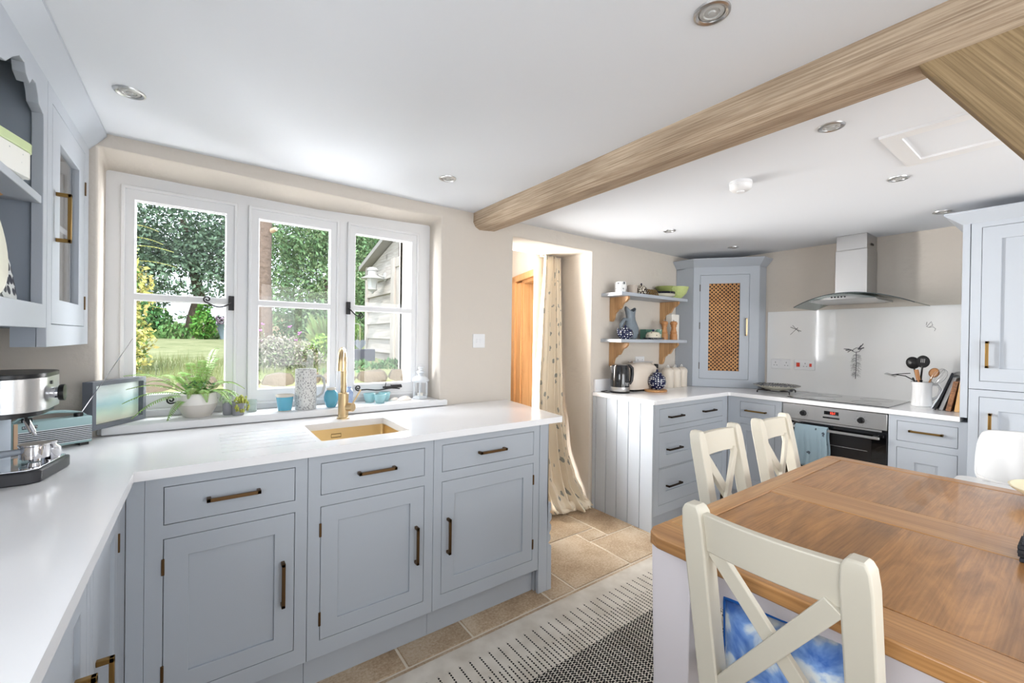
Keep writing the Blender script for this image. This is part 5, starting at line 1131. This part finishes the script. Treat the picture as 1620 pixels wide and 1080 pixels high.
# ------------------------------------------------------------------ hob worktop
ps = thing('plate_stand', 'black wire trivet left of the hob', 'trivet', (3.80, 1.53, .9105), R(10))
b = MB(); b.tube([(.11*cos(a), .11*sin(a), .018) for a in [2*pi*k/36 for k in range(36)]], .004, 6, closed=True)
for a in (0, 90, 180, 270): 
    ca, sa = cos(R(a+45)), sin(R(a+45)); b.tube([(.05*ca, .05*sa, .018), (.15*ca, .15*sa, .022), (.158*ca, .158*sa, .014), (.158*ca, .158*sa, 0)], .005, 6)
b.build('frame', MBLACK, ps)
pp = thing('cream_serving_plate', 'wide cream serving dish with a dark patterned rim on the trivet', 'dish', (3.80, 1.53, .9335))
MB().lathe([(.0001, 0), (.08, 0), (.12, .018), (.165, .034), (.163, .037), (.12, .022), (.08, .006), (.0001, .005)], 48).build('dish', CR, pp)
MB().lathe([(.126, .0265), (.160, .0375), (.166, .0355), (.167, .038), (.158, .0405), (.125, .0285)], 48).build('rim', dots('rim_band', (36, 36, 44), (206, 202, 190), 60, .3), pp)
uj = thing('utensil_jug', 'white pottery jug holding cooking utensils right of the hob', 'jug', (3.84, .668, .9105), R(-25))
MB().lathe([(.0001, 0), (.052, 0), (.055, .006), (.053, .012), (.048, .06), (.048, .13), (.053, .158), (.056, .160), (.050, .160), (.044, .13), (.044, .02), (.0001, .015)], 36).build('body', mat('white_glaze', (236, 236, 236), .12), uj)
MB().tube([(.045, -.02, .14), (.078, -.035, .142), (.092, -.042, .115), (.082, -.038, .07), (.05, -.022, .045)], [.008, .0075, .007, .007, .008], 10).build('handle', mat('white_glaze', (236, 236, 236), .12), uj)
BK = mat('nylon_black', (18, 18, 19), .35)
def utensil(name, label, foot, top, M_=BK, head=None):
    t = thing(name, label, 'utensil', (3.84, .668, .9105)); b = MB(); f, tp_ = Vector(foot), Vector(top); mid = f.lerp(tp_, .62)
    b.tube([f, mid], [.008, .010], 10); b.tube([mid, tp_], [.0055, .005], 8); b.build('shaft', M_, t)
    d = (tp_-f).normalized(); rot = Vector((0, 0, 1)).rotation_difference(d).to_matrix().to_4x4(); MM = T(*tp_) @ rot
    if head: head(MM, t)
    return t
def ladle(MM, t): MB(MM @ T(0, 0, .025) @ RZ(R(0)) @ RY(R(90))).lathe([(.036, .006), (.034, -.004), (.022, -.014), (.0001, -.018), (.0001, -.015), (.021, -.011), (.032, -.001), (.034, .006)], 24, sx=1.15).build('bowl', BK, t)
def slotted(MM, t): 
    b = MB(MM @ T(0, 0, .028) @ RY(R(90))); b.lathe([(.0001, -.004), (.03, -.003), (.034, .002), (.033, .004), (.0001, .0)], 24, sx=1.2); b.build('bowl', BK, t)
    b2 = MB(MM @ T(-.006, 0, .034)); [b2.box(-.001, .0, y-.002, y+.002, -.012, .014) for y in (-.008, .0, .008)]; b2.build('slots', mat('slot_grey', (150, 150, 150), .4), t)
utensil('serving_ladle', 'black ladle standing in the white jug, left of the slotted spoon', (.0, -.01, .02), (.015, .045, .258), head=ladle)
utensil('slotted_spoon', 'black slotted spoon standing in the white jug', (.01, .02, .02), (.0, .0, .265), head=slotted)
def spoonw(MM, t): MB(MM @ T(0, 0, .018) @ RY(R(90))).lathe([(.0001, -.006), (.02, -.004), (.026, .003), (.0001, .002)], 20, sx=1.25).build('bowl', MW, t)
utensil('wooden_spoon', 'wooden spoon behind the black spoons in the jug', (.0, .01, .02), (.03, -.045, .205), MW, spoonw)
utensil('wooden_spatula', 'wooden spatula at the front of the jug', (-.01, -.01, .02), (-.015, .018, .19), MW, lambda MM, t: MB(MM).box(-.003, .003, -.011, .011, -.02, .05).build('blade', MW, t, bevel=.002))
def whisk(MM, t):
    b = MB(MM)
    for a in range(0, 180, 30):
        pts = [(.032*sin(pi*k/20)**.8*cos(R(a))*(1 if k <= 20 else 1), .032*sin(pi*k/20)**.8*sin(R(a)), .105*(1-cos(pi*k/20))/2) for k in range(21)]
        b.tube(pts, .0009, 4)
        b.tube([(-x, -y, z) for x, y, z in pts], .0009, 4)
    b.build('wire_balloon', STEEL, t)
utensil('balloon_whisk', 'steel balloon whisk leaning right out of the jug', (.0, .02, .02), (.03, -.05, .155), STEEL, whisk)
def masher(MM, t):
    b = MB(MM); b.tube([(0, 0, -.02), (0, .03, .02), (0, .075, .045), (0, .10, .05)], .0035, 6); b.tube([(0, 0, .03), (0, .05, .042), (0, .10, .05)], .0028, 6); b.build('frame', BK, t)
    MB(MM @ T(0, .10, .05) @ RX(R(40))).box(-.03, .03, -.028, .03, -.003, .003).build('blade', STEEL, t, bevel=.002)
utensil('fish_slice', 'black and steel slice leaning left out of the jug', (.0, -.02, .02), (-.01, .045, .185), head=masher)
# books and boards leaning on the tall cupboard
def leaner(name, label, cat, y, th, h, dpt, ang, mm, x=3.80, extra=None):
    o = MB().box(-dpt/2, dpt/2, 0, th, 0, h).build(name, mm, bevel=.0015); o.location = (x, y, .9105+0*th*sin(R(ang))); o.rotation_euler = (R(ang), 0, 0); return tag(o, label, cat)
leaner('white_booklet', 'thin white booklet nearest the jug, leaning at the cupboard', 'booklet', .604, .008, .135, .16, 24, mat('paper_white', (216, 220, 226), .6), 3.83)
leaner('glass_board', 'thin dark glossy panel leaning beside the booklet', 'board', .575, .012, .245, .24, 18, mat('dark_gloss', (34, 36, 40), .15))
leaner('grey_recipe_book', 'large grey book leaning between dark panel and wooden boards', 'book', .548, .018, .215, .22, 16, mat('book_grey', (150, 150, 150), .5))
leaner('dark_chopping_board', 'dark striped end-grain chopping board behind the oak board', 'chopping board', .512, .022, .185, .24, 10, wood('endgrain', (70, 46, 30), (170, 116, 74), (7, 7, 14)))
leaner('oak_chopping_board', 'pale oak chopping board tight against the tall cupboard', 'chopping board', .475, .022, .20, .24, 7, wood('board_pale', (176, 128, 76), (226, 184, 128), (8, 8, 1.2)))

# wall art on the splashback
def decal(name, label, strokes, y, z, rr=.0011, mm=None):
    t = MB(EM(y, z))
    for st in strokes:
        pts, r = st if isinstance(st, tuple) and isinstance(st[1], float) else (st, rr)
        t.tube([(a, .0002, b_) for a, b_ in pts], r, 5, flat=.35) if False else t.tube([(a, .0004, b_) for a, b_ in pts], r, 5)
    return tag(t.build(name, mm or mat('decal_ink', (86, 86, 90), .6)), label, 'wall decal')
decal('dragonfly_decal', 'small grey dragonfly drawing on the splashback above the sockets', [([(-.036, -.045), (.012, .005)], .0016), ([(-.02, .035), (.03, -.022)], .0018), ([(-.035, .02), (.045, -.016)], .0022), ([(.004, -.002), (.02, .012)], .003)], 1.495, 1.43)
rnd = random.Random(11); hair = []
for k in range(130):
    z = -.03-.17*rnd.random(); s = rnd.choice((-1, 1)); l = (.012+.028*rnd.random())*(1-abs(z+.09)*2.2); hair.append(([(.008, z), (.008+s*l*.6, z+.004), (.008+s*l, z-.008)], .00045))
wing = [([(-.01, .0), (-.04, .012), (-.07, .012)], .003), ([(-.03, .008), (-.058, .002)], .004), ([(-.025, .004), (-.045, -.012)], .003), ([(.02, .012), (.045, .045), (.05, .055)], .003), ([(.025, .012), (.055, .025)], .004), ([(.02, .01), (.04, .042)], .005), ([(-.02, .0), (.0, -.012), (.025, -.006), (.04, .015)], .002), ([(-.012, .008), (.008, .022), (.026, .022)], .002)]
decal('feathered_figure_decal', 'larger grey feathery drawing in the middle of the splashback', wing+[([(.008, -.01), (.009, -.1), (.006, -.215)], .0022)]+hair, 1.085, 1.262)
decal('bee_decal', 'small line drawing of a bee with a looping trail, right on the splashback', [[(-.01, -.012), (.012, .02), (.018, -.005), (.0, -.02), (-.014, -.012)], [(.0, -.02), (.02, -.016), (.034, -.03), (.028, -.045)], [(-.01, .018), (-.014, -.004)]], .676, 1.455, .0012)

# ------------------------------------------------------------------ garden
def leaf_mat(name, c, v=.35): return mat(name, c, .65, leafvar=v, spec=.25)
def leaves(name, blobs, n, size, mm, parent=None, seed=1, up_bias=0, asp=.45, surf=.55):
    rng = np.random.default_rng(seed); tot = sum(b[3]*b[4]*b[5] for b in blobs); P_ = []
    for (x, y, z, rx, ry, rz) in blobs:
        k = max(8, int(n*rx*ry*rz/tot)) if len(blobs) > 1 else n
        d = rng.normal(size=(k, 3)); d /= np.linalg.norm(d, axis=1)[:, None]; r = (surf+(1-surf)*rng.random(k))[:, None]
        P_.append(np.array([x, y, z])+d*r*np.array([rx, ry, rz]))
    P_ = np.concatenate(P_); n = len(P_)
    a = rng.normal(size=(n, 3)); a[:, 2] += up_bias; a /= np.linalg.norm(a, axis=1)[:, None]; t = rng.normal(size=(n, 3)); b = np.cross(a, t); b /= np.linalg.norm(b, axis=1)[:, None]
    s = size*(.6+.8*rng.random(n))[:, None]
    V = np.stack([P_-a*s, P_+b*s*asp, P_+a*s, P_-b*s*asp], 1).reshape(-1, 3)
    me = bpy.data.meshes.new(name); me.vertices.add(4*n); me.vertices.foreach_set('co', V.ravel()); me.loops.add(4*n); me.loops.foreach_set('vertex_index', np.arange(4*n)); me.polygons.add(n); me.polygons.foreach_set('loop_start', np.arange(0, 4*n, 4)); me.polygons.foreach_set('loop_total', np.full(n, 4)); me.update(calc_edges=True); me.materials.append(mm)
    o = bpy.data.objects.new(name, me); COL.objects.link(o); o.parent = parent; return o
def ground_mat():
    m = bpy.data.materials.new('lawn'); m.use_nodes = True; N = m.node_tree.nodes; L = m.node_tree.links; b = N['Principled BSDF']
    tc = N.new('ShaderNodeTexCoord'); n = N.new('ShaderNodeTexNoise'); n.inputs['Scale'].default_value = 3; n.inputs['Detail'].default_value = 10; n.inputs['Roughness'].default_value = .75
    L.new(tc.outputs['Object'], n.inputs['Vector']); rp = ramp(N, [(.35, (110, 117, 84)), (.55, (134, 138, 104)), (.7, (150, 150, 122))]); L.new(n.outputs['Fac'], rp.inputs[0]); L.new(rp.outputs[0], b.inputs['Base Color']); b.inputs['Roughness'].default_value = 1; b.inputs['Specular IOR Level'].default_value = .1; return m
def gz(x, y): return .86 if y < 3.9 else (.93+.05*(y-3.9) if y < 10 else 1.235+.0*(y-10))
g = MB(); nx, ny = 30, 34; vs = []
for j in range(ny):
    for i in range(nx):
        x = -16+36*i/(nx-1); y = 3.85+ (j/(ny-1))**1.6*32; vs.append((x, y, gz(x, y)+.02*noise.noise(Vector((x*.6, y*.6, 0)))*min(1, (y-3.85))))
g.add(vs, [(j*nx+i, j*nx+i+1, (j+1)*nx+i+1, (j+1)*nx+i) for j in range(ny-1) for i in range(nx-1)])
struct(g.build('ground', ground_mat(), fixn=False))
struct(MB().box(-16, 20, W+.38, 3.9, -.2, .02).box(-16, 20, 3.88, 3.95, -.2, .86).build('path', mat('stone_path', (130, 120, 104), .9, var=.1)))
# retaining stones
ST = mat('garden_stone', (96, 88, 76), .9, bump=1, bscale=14, var=.15, vscale=5)
rnd = random.Random(21); x = -.35; k = 0
stones = []
while x < 1.45:
    w_ = rnd.uniform(.16, .32); b = MB(); b.lathe([(.0001, -.06), (w_*.5, -.05), (w_*.52, .03), (w_*.40, .085), (.0001, .10)], 9, sx=1, sy=.6)
    for q, v_ in enumerate(b.v): nn = noise.noise(Vector(v_)*9+Vector((k*3., 0, 0))); b.v[q] = (v_[0]+nn*.02, v_[1]+nn*.02, v_[2]+nn*.02)
    o = b.build('edging_stone', ST, bevel=.006); o.location = (x+w_/2, 3.98, .915); x += w_+.01; k += 1; stones.append(o)
wh = ['leftmost sandstone block at the garden foot, under the left pane', 'second sandstone block from the left at the garden foot', 'sandstone block outside in line with the potted fern', 'sandstone block outside behind the left mullion', 'sandstone block outside behind the turquoise cup', 'sandstone block outside behind the tall grey jug', 'sandstone block outside behind the tap', 'sandstone block outside beneath the hanging heart', 'sandstone block at the right, near the shed foot', 'rightmost sandstone block at the garden foot', 'last sandstone block by the hall wall', 'extra sandstone block by the hall wall']
for k, o in enumerate(stones): tag(o, wh[k], 'stone', 'sandstone edging blocks of the garden bed')
def tree(name, label, cat, loc, blobs, n, size, mm, trunk=None, seed=1, group=None, **k):
    t = thing(name, label, cat, loc, 0, group)
    leaves('foliage', blobs, n, size, mm, t, seed, **k)
    if trunk:
        for tr_ in (trunk if isinstance(trunk[0], list) else [trunk]): MB().tube([p[:3] for p in tr_], [p[3] for p in tr_], 12).build('trunk', mat('bark_dark', (96, 84, 74), .95, bump=1, bscale=12), t)
    return t
DG1, DG2, DG3 = leaf_mat('holm_leaf', (104, 128, 104)), leaf_mat('laurel_leaf', (116, 142, 100)), leaf_mat('pale_leaf', (166, 184, 142))
tree('evergreen_tree', 'dark evergreen tree filling the left window pane behind the lawn', 'tree', (-.6, 13.5, 1.2), [(0, 0, 3.2, 2.3, 1.6, 1.6), (-1.0, 0, 2.0, 1.2, 1.2, .8), (1.0, -.4, 2.2, 1.1, .9, .8), (.2, -.6, 1.5, 1.6, .7, .55), (-.9, .2, 1.0, .9, .7, .6), (.6, .3, 4.4, 1.8, 1.3, .9)], 34000, .055, DG1, [(.35, 0, -.1, .16), (.42, 0, .5, .14), (.55, 0, 1.1, .13), (.4, 0, 1.9, .1), (.2, 0, 3, .06)], 3)
tree('hedge_tree', 'dense green laurel tree behind the middle window pane', 'tree', (2.3, 10.2, 1.1), [(0, 0, 1.4, 1.45, 1.0, 1.5), (-.6, -.2, 2.6, 1.0, .9, .9), (.7, 0, 2.9, 1.2, .9, .9), (.2, 0, .5, 1.5, .9, .7)], 34000, .042, DG2, [(0, 0, 0, .1), (0, 0, 1.5, .08)], 5)
tree('pale_tree', 'paler tree above the shed roof in the right window pane', 'tree', (4.6, 13.2, 1.1), [(0, 0, 2.6, 1.6, 1.1, 1.5), (-1.0, 0, 1.2, 1.0, .8, 1.1), (.8, 0, 3.4, 1.2, .8, 1)], 14000, .055, DG3, [(0, 0, 0, .12), (0, 0, 2.5, .06)], 6)
tree('background_hedge', 'tall dark hedge at the far end of the garden', 'hedge', (1.0, 17, 1.1), [(-5, 0, 1.4, 3.2, .8, 1.3), (-1.4, .6, .5, 1.8, .5, .5), (1.4, .6, .4, 1.6, .5, .45), (4, 0, 2.5, 3, 1, 2.5), (8, -1, 2.5, 3, 1, 2.5), (-8, 0, 2.5, 2.5, 1, 2.5)], 26000, .08, leaf_mat('hedge_leaf', (110, 130, 100)), seed=7)
t = thing('conifer_trunk', 'thick reddish tree trunk at the left of the middle window pane', 'tree trunk', (.835, 8.1, 1.1))
b = MB(); b.tube([(.0, 0, -.3, )[:3], (.0, 0, .5), (-.01, 0, 1.3), (.0, 0, 2.2), (.03, 0, 3.2), (.05, 0, 5.5)], [.135, .115, .105, .10, .095, .08], 18)
for q, v_ in enumerate(b.v): nn = noise.noise(Vector((v_[0]*14, v_[1]*14, v_[2]*5))); b.v[q] = (v_[0]*(1+nn*.10), v_[1]*(1+nn*.1), v_[2])
b.build('bark', mat('bark_red', (112, 96, 86), .95, bump=2.5, bscale=16, var=.45, vscale=16), t); MB().tube([(.08, -.05, 1.95), (.14, -.12, 1.98)], [.04, .036], 10).build('knot', mat('bark_cut', (196, 166, 140), .9), t)
YV = leaf_mat('golden_leaf', (178, 174, 104), .35)
tree('golden_shrub', 'yellow and green variegated shrub against the left edge of the window', 'shrub', (-.60, 4.6, .9), [(0, 0, .35, .30, .25, .38), (.02, 0, .75, .27, .22, .35), (-.02, 0, 1.1, .2, .2, .25)], 3800, .022, YV, seed=8)
leaves('green_leaves', [(0, 0, .4, .27, .25, .4), (0, .02, .8, .24, .22, .3)], 1600, .02, leaf_mat('mid_leaf', (88, 120, 62)), bpy.data.objects['golden_shrub'], 9)
sp = thing('fern_sprays', 'pale yellow leafy sprays reaching across the left pane', 'spray', (-.6, 4.75, 1.9)); b = MB()
for az, z, l in ((8, .0, .42), (-4, .12, .40), (14, .3, .30), (2, -.32, .42), (10, -.38, .36), (20, .2, .34)): frond(b, (0, 0, z), R(az), l, .06, .05, .03, 16)
b.build('sprays', leaf_mat('spray_leaf', (206, 204, 120), .15), sp, fixn=False)
tree('round_shrub', 'rounded green shrub left of the dark trunk at the lawn end', 'shrub', (-1.25, 12.6, 1.15), [(0, 0, .45, .75, .5, .5)], 2600, .06, leaf_mat('bush_leaf', (86, 128, 78)), seed=10)
tree('upright_shrub', 'upright green shrub with red-tinged tips in the lawn border', 'shrub', (.02, 11, 1.2), [(0, 0, .3, .24, .2, .32), (.02, 0, .6, .14, .14, .25)], 1200, .045, leaf_mat('shrub_leaf', (92, 140, 62)), seed=11)
tree('border_plants', 'low leafy plants along the far border of the lawn', 'border plants', (-.7, 11.2, 1.2), [(-.35, 0, .08, .35, .2, .16), (.25, 0, .14, .3, .2, .22), (-1.2, 0, .1, .5, .3, .25), (.95, .3, .06, .3, .15, .1)], 2600, .05, leaf_mat('border_leaf', (100, 134, 80)), seed=12, up_bias=2)
tree('side_shrub', 'green shrub right of the upright one, behind the left window stile', 'shrub', (.62, 9.6, 1.15), [(0, 0, .35, .30, .3, .4)], 1500, .045, leaf_mat('side_leaf', (96, 128, 80)), seed=22)
o = struct(MB().box(-4, 3.0, 15.2, 15.5, 1.15, 1.62).box(1.0, 2.2, 13.9, 14.2, 1.2, 1.95).build('garden_wall', mat('pink_stone', (206, 182, 162), .95, bump=1, bscale=5, var=.12, vscale=3)))
pt = thing('garden_urn', 'blue-grey planted urn standing at the end of the lawn', 'urn', (.40, 11.4, 1.2))
MB().lathe([(.0001, 0), (.08, 0), (.07, .08), (.15, .34), (.17, .36), (.15, .36), (.06, .12), (.0001, .1)], 20).build('urn', mat('urn_blue', (132, 150, 164), .6), pt)
leaves('plants', [(0, 0, .42, .2, .15, .14)], 160, .05, leaf_mat('urn_leaf', (132, 116, 130)), pt, 13)
tree('lavender_bush', 'big grey-white flowering bush behind the sill jug', 'bush', (.66, 4.75, .95), [(0, 0, .16, .34, .28, .22), (-.12, 0, .26, .22, .2, .14), (.2, .05, .1, .25, .2, .15)], 6500, .014, leaf_mat('lavender_leaf', (140, 138, 128), .4), seed=14, surf=.2)
leaves('green_stems', [(0, 0, .14, .33, .27, .2)], 1800, .016, leaf_mat('lav_green', (110, 124, 94)), bpy.data.objects['lavender_bush'], 15)
vb = thing('purple_flowers', 'tall thin purple flowers above the grey bush', 'flowers', (.62, 4.9, 1.1)); b = MB(); hd2 = MB(); rnd = random.Random(9)
for k in range(12):
    x = rnd.uniform(-.2, .25); y = rnd.uniform(-.1, .1); z = rnd.uniform(.12, .34); b.tube([(x*.6, y, -.1), (x, y, z)], .0016, 4)
    for q in range(7): hd2.sphere((x+rnd.uniform(-.014, .014), y+rnd.uniform(-.014, .014), z+rnd.uniform(-.006, .01)), .007, 6, 4)
b.build('stems', leaf_mat('stem', (110, 140, 80)), vb); hd2.build('flower_heads', mat('purple_petal', (176, 110, 176), .7), vb)
tree('lime_bush', 'bright lime-green bush right behind the tap', 'bush', (1.13, 5.25, .95), [(0, 0, .16, .17, .17, .24)], 1500, .026, leaf_mat('lime_leaf', (130, 160, 76), .3), seed=16)
gs = thing('grass_clump', 'tall feathery grass clump behind the lime bush', 'grass', (1.72, 7.4, 1.08)); b = MB(); rnd = random.Random(17)
for k in range(420):
    a = rnd.random()*6.28; r = rnd.random()*.42; h = rnd.uniform(.25, .62); p = Vector((cos(a)*r*.4, sin(a)*r*.4, 0)); q = Vector((cos(a)*r, sin(a)*r, h)); s = Vector((.006, .003, 0)); b.add([p-s, p+s, p.lerp(q, .6)+Vector((0, 0, .08))+s*.6, q], [(0, 1, 2, 3)])
b.build('blades', leaf_mat('grass_blade', (120, 138, 88), .3), gs, fixn=False)
tree('foreground_greens', 'low feathery green plants by the stones under the shed', 'plants', (1.55, 4.75, .92), [(-.15, 0, .05, .25, .2, .1), (.2, 0, .06, .2, .2, .1), (-.45, -.3, .02, .3, .2, .06)], 1300, .024, leaf_mat('low_leaf', (92, 124, 84), .3), seed=18, up_bias=2)
tree('green_backdrop_plants', 'tall pale green grasses seen between window bar and shed', 'plants', (1.95, 7.3, 1.05), [(0, 0, .25, .25, .3, .35)], 1400, .05, leaf_mat('back_grass', (120, 146, 88), .3), seed=19, up_bias=3, asp=.12)
tag(bpy.data.objects['lavender_bush'], None, None)
o = MB().box(-.28, .22, -.10, .10, 0, .17).build('planter', mat('planter_dark', (74, 78, 92), .6), bevel=.004); o.location = (1.60, 5.6, .99); tag(o, 'dark grey trough planter in front of the shed corner', 'planter')
# tufted lawn grass near the window
gr_ = MB(); rnd = random.Random(31)
for k in range(5000):
    x = rnd.uniform(-1.2, 1.1); y = 4.15+rnd.random()**1.4*1.9; h = rnd.uniform(.03, .10)*(1 if rnd.random() < .9 else 1.6); z = gz(x, y); s = rnd.uniform(-.02, .02); gr_.add([(x-.0025, y, z-.01), (x+.0025, y, z-.01), (x+s, y+rnd.uniform(-.02, .02), z+h)], [(0, 1, 2)])
o = gr_.build('long_grass', leaf_mat('long_grass_leaf', (116, 126, 84), .2), smooth=False, fixn=False); tag(o, 'wispy long grass at the near edge of the lawn', 'grass', kind='stuff')
# shed
sd = thing('garden_shed', 'weatherboarded timber shed with a sloping roof in the right window pane', 'shed', (2.0, 6.33, 0))
SHW = wood('silvered_boards', (128, 121, 114), (186, 179, 172), (9, 1, 9), rough=.9, dist=6, knots=True, bump=.6)
b = MB(); rnd = random.Random(5)
for k in range(9):
    z0_ = .72+.195*k
    tl_ = [rnd.uniform(-.006, .006) for _ in range(2)]
    ya, yb = -1.02, -.03
    vs = [(-.048, ya, z0_+tl_[0]), (-.048, yb, z0_+tl_[1]), (-.010, ya, z0_+.215), (-.010, yb, z0_+.215), (.01, ya, z0_), (.01, yb, z0_), (.01, ya, z0_+.215), (.01, yb, z0_+.215)]
    if z0_+.2 > 2.36: continue
    b.add(vs, [(0, 1, 3, 2), (4, 6, 7, 5), (0, 4, 5, 1), (2, 3, 7, 6), (0, 2, 6, 4), (1, 5, 7, 3)])
b.build('weatherboard', SHW, sd, smooth=False)
MB().box(.012, 1.6, -2.0, -.02, .3, 2.28).build('walls', mat('shed_core', (150, 140, 128), .9), sd)
POST = wood('silvered_post', (146, 138, 130), (188, 181, 174), (9, 9, 1), rough=.9)
MB().box(-.058, .02, -.045, .03, .6, 2.34).build('corner_post', POST, sd, bevel=.003); MB().box(-.058, .02, -1.14, -1.02, .6, 2.32).box(-.045, .02, -1.9, -1.14, 2.2, 2.32).build('door_post', POST, sd, bevel=.003)
MB().box(-.03, .01, -1.9, -1.1405, .6, 2.2).build('door', POST, sd)
b = MB(); b.add([(-.12, .14, 2.30), (1.7, .14, 2.30), (1.7, -2.05, 2.87), (-.12, -2.05, 2.87), (-.12, .14, 2.36), (1.7, .14, 2.36), (1.7, -2.05, 2.93), (-.12, -2.05, 2.93)], [(3, 2, 1, 0), (4, 5, 6, 7), (0, 1, 5, 4), (1, 2, 6, 5), (2, 3, 7, 6), (3, 0, 4, 7)])
b.build('roof', mat('roof_trim', (148, 144, 140), .8, var=.06), sd)
b = MB(); b.prism([(-.02, 2.28), (-.02, 2.32), (-1.14, 2.60), (-1.14, 2.28)], -.006, .01, 'x'); b.build('gable_board', SHW, sd)
# outside lantern on the shed
wl = thing('outdoor_wall_lamp', 'white metal wall lantern mounted on the shed boards', 'wall lamp', (1.80, 5.58, 1.93))
WM = mat('lamp_white', (176, 176, 174), .4)
MB(T(.165, .0, .19) @ RY(R(-90))).lathe([(.06, -.01), (.06, .004), (.05, .012), (.0001, .014)], 24).build('wall_plate', WM, wl)
MB().tube([(.155, 0, .19), (.09, 0, .20), (.04, 0, .235), (0, 0, .235)], .011, 8).build('arm', WM, wl)
MB().lathe([(.15, .145), (.152, .152), (.09, .178), (.06, .195), (.058, .25), (.07, .258), (.07, .27), (.05, .295), (.0001, .305)], 32).build('hood', WM, wl)
MB().lathe([(.056, .02), (.070, .145), (.0001, .146)], 6).build('glass', mat('lamp_glass', (226, 228, 226), .2, trans=.4), wl)
MB().lathe([(.0001, -.045), (.018, -.035), (.02, -.02), (.055, .0), (.062, .012), (.058, .02)], 20).build('base', WM, wl)
# hanging heart on a garden crook
ck = tag(MB().tube([(1.36, 4.92, .9), (1.36, 4.92, 1.42), (1.365, 4.91, 1.455), (1.39, 4.90, 1.47), (1.425, 4.88, 1.462), (1.44, 4.875, 1.44)], .0045, 8).build('garden_crook', mat('crook_metal', (136, 140, 130), .6)), 'thin metal garden crook holding the heart ornament', 'garden crook')
ht = thing('heart_ornament', 'dark metal heart hanging outside in the right window pane', 'ornament', (1.44, 4.875, 1.235))
hp_ = [(.0055*16*sin(a)**3*.72, .0055*(13*cos(a)-5*cos(2*a)-2*cos(3*a)-cos(4*a))*.8) for a in [2*pi*k/40 for k in range(40)]]
MB().prism(hp_, -.006, .006, 'y').build('heart', mat('slate_heart', (104, 112, 122), .6, var=.2, vscale=30), ht, bevel=.003)
MB().tube([(0, 0, .03), (0, 0, .205)], .0018, 5).build('cord', mat('string', (196, 180, 150), .9), ht)
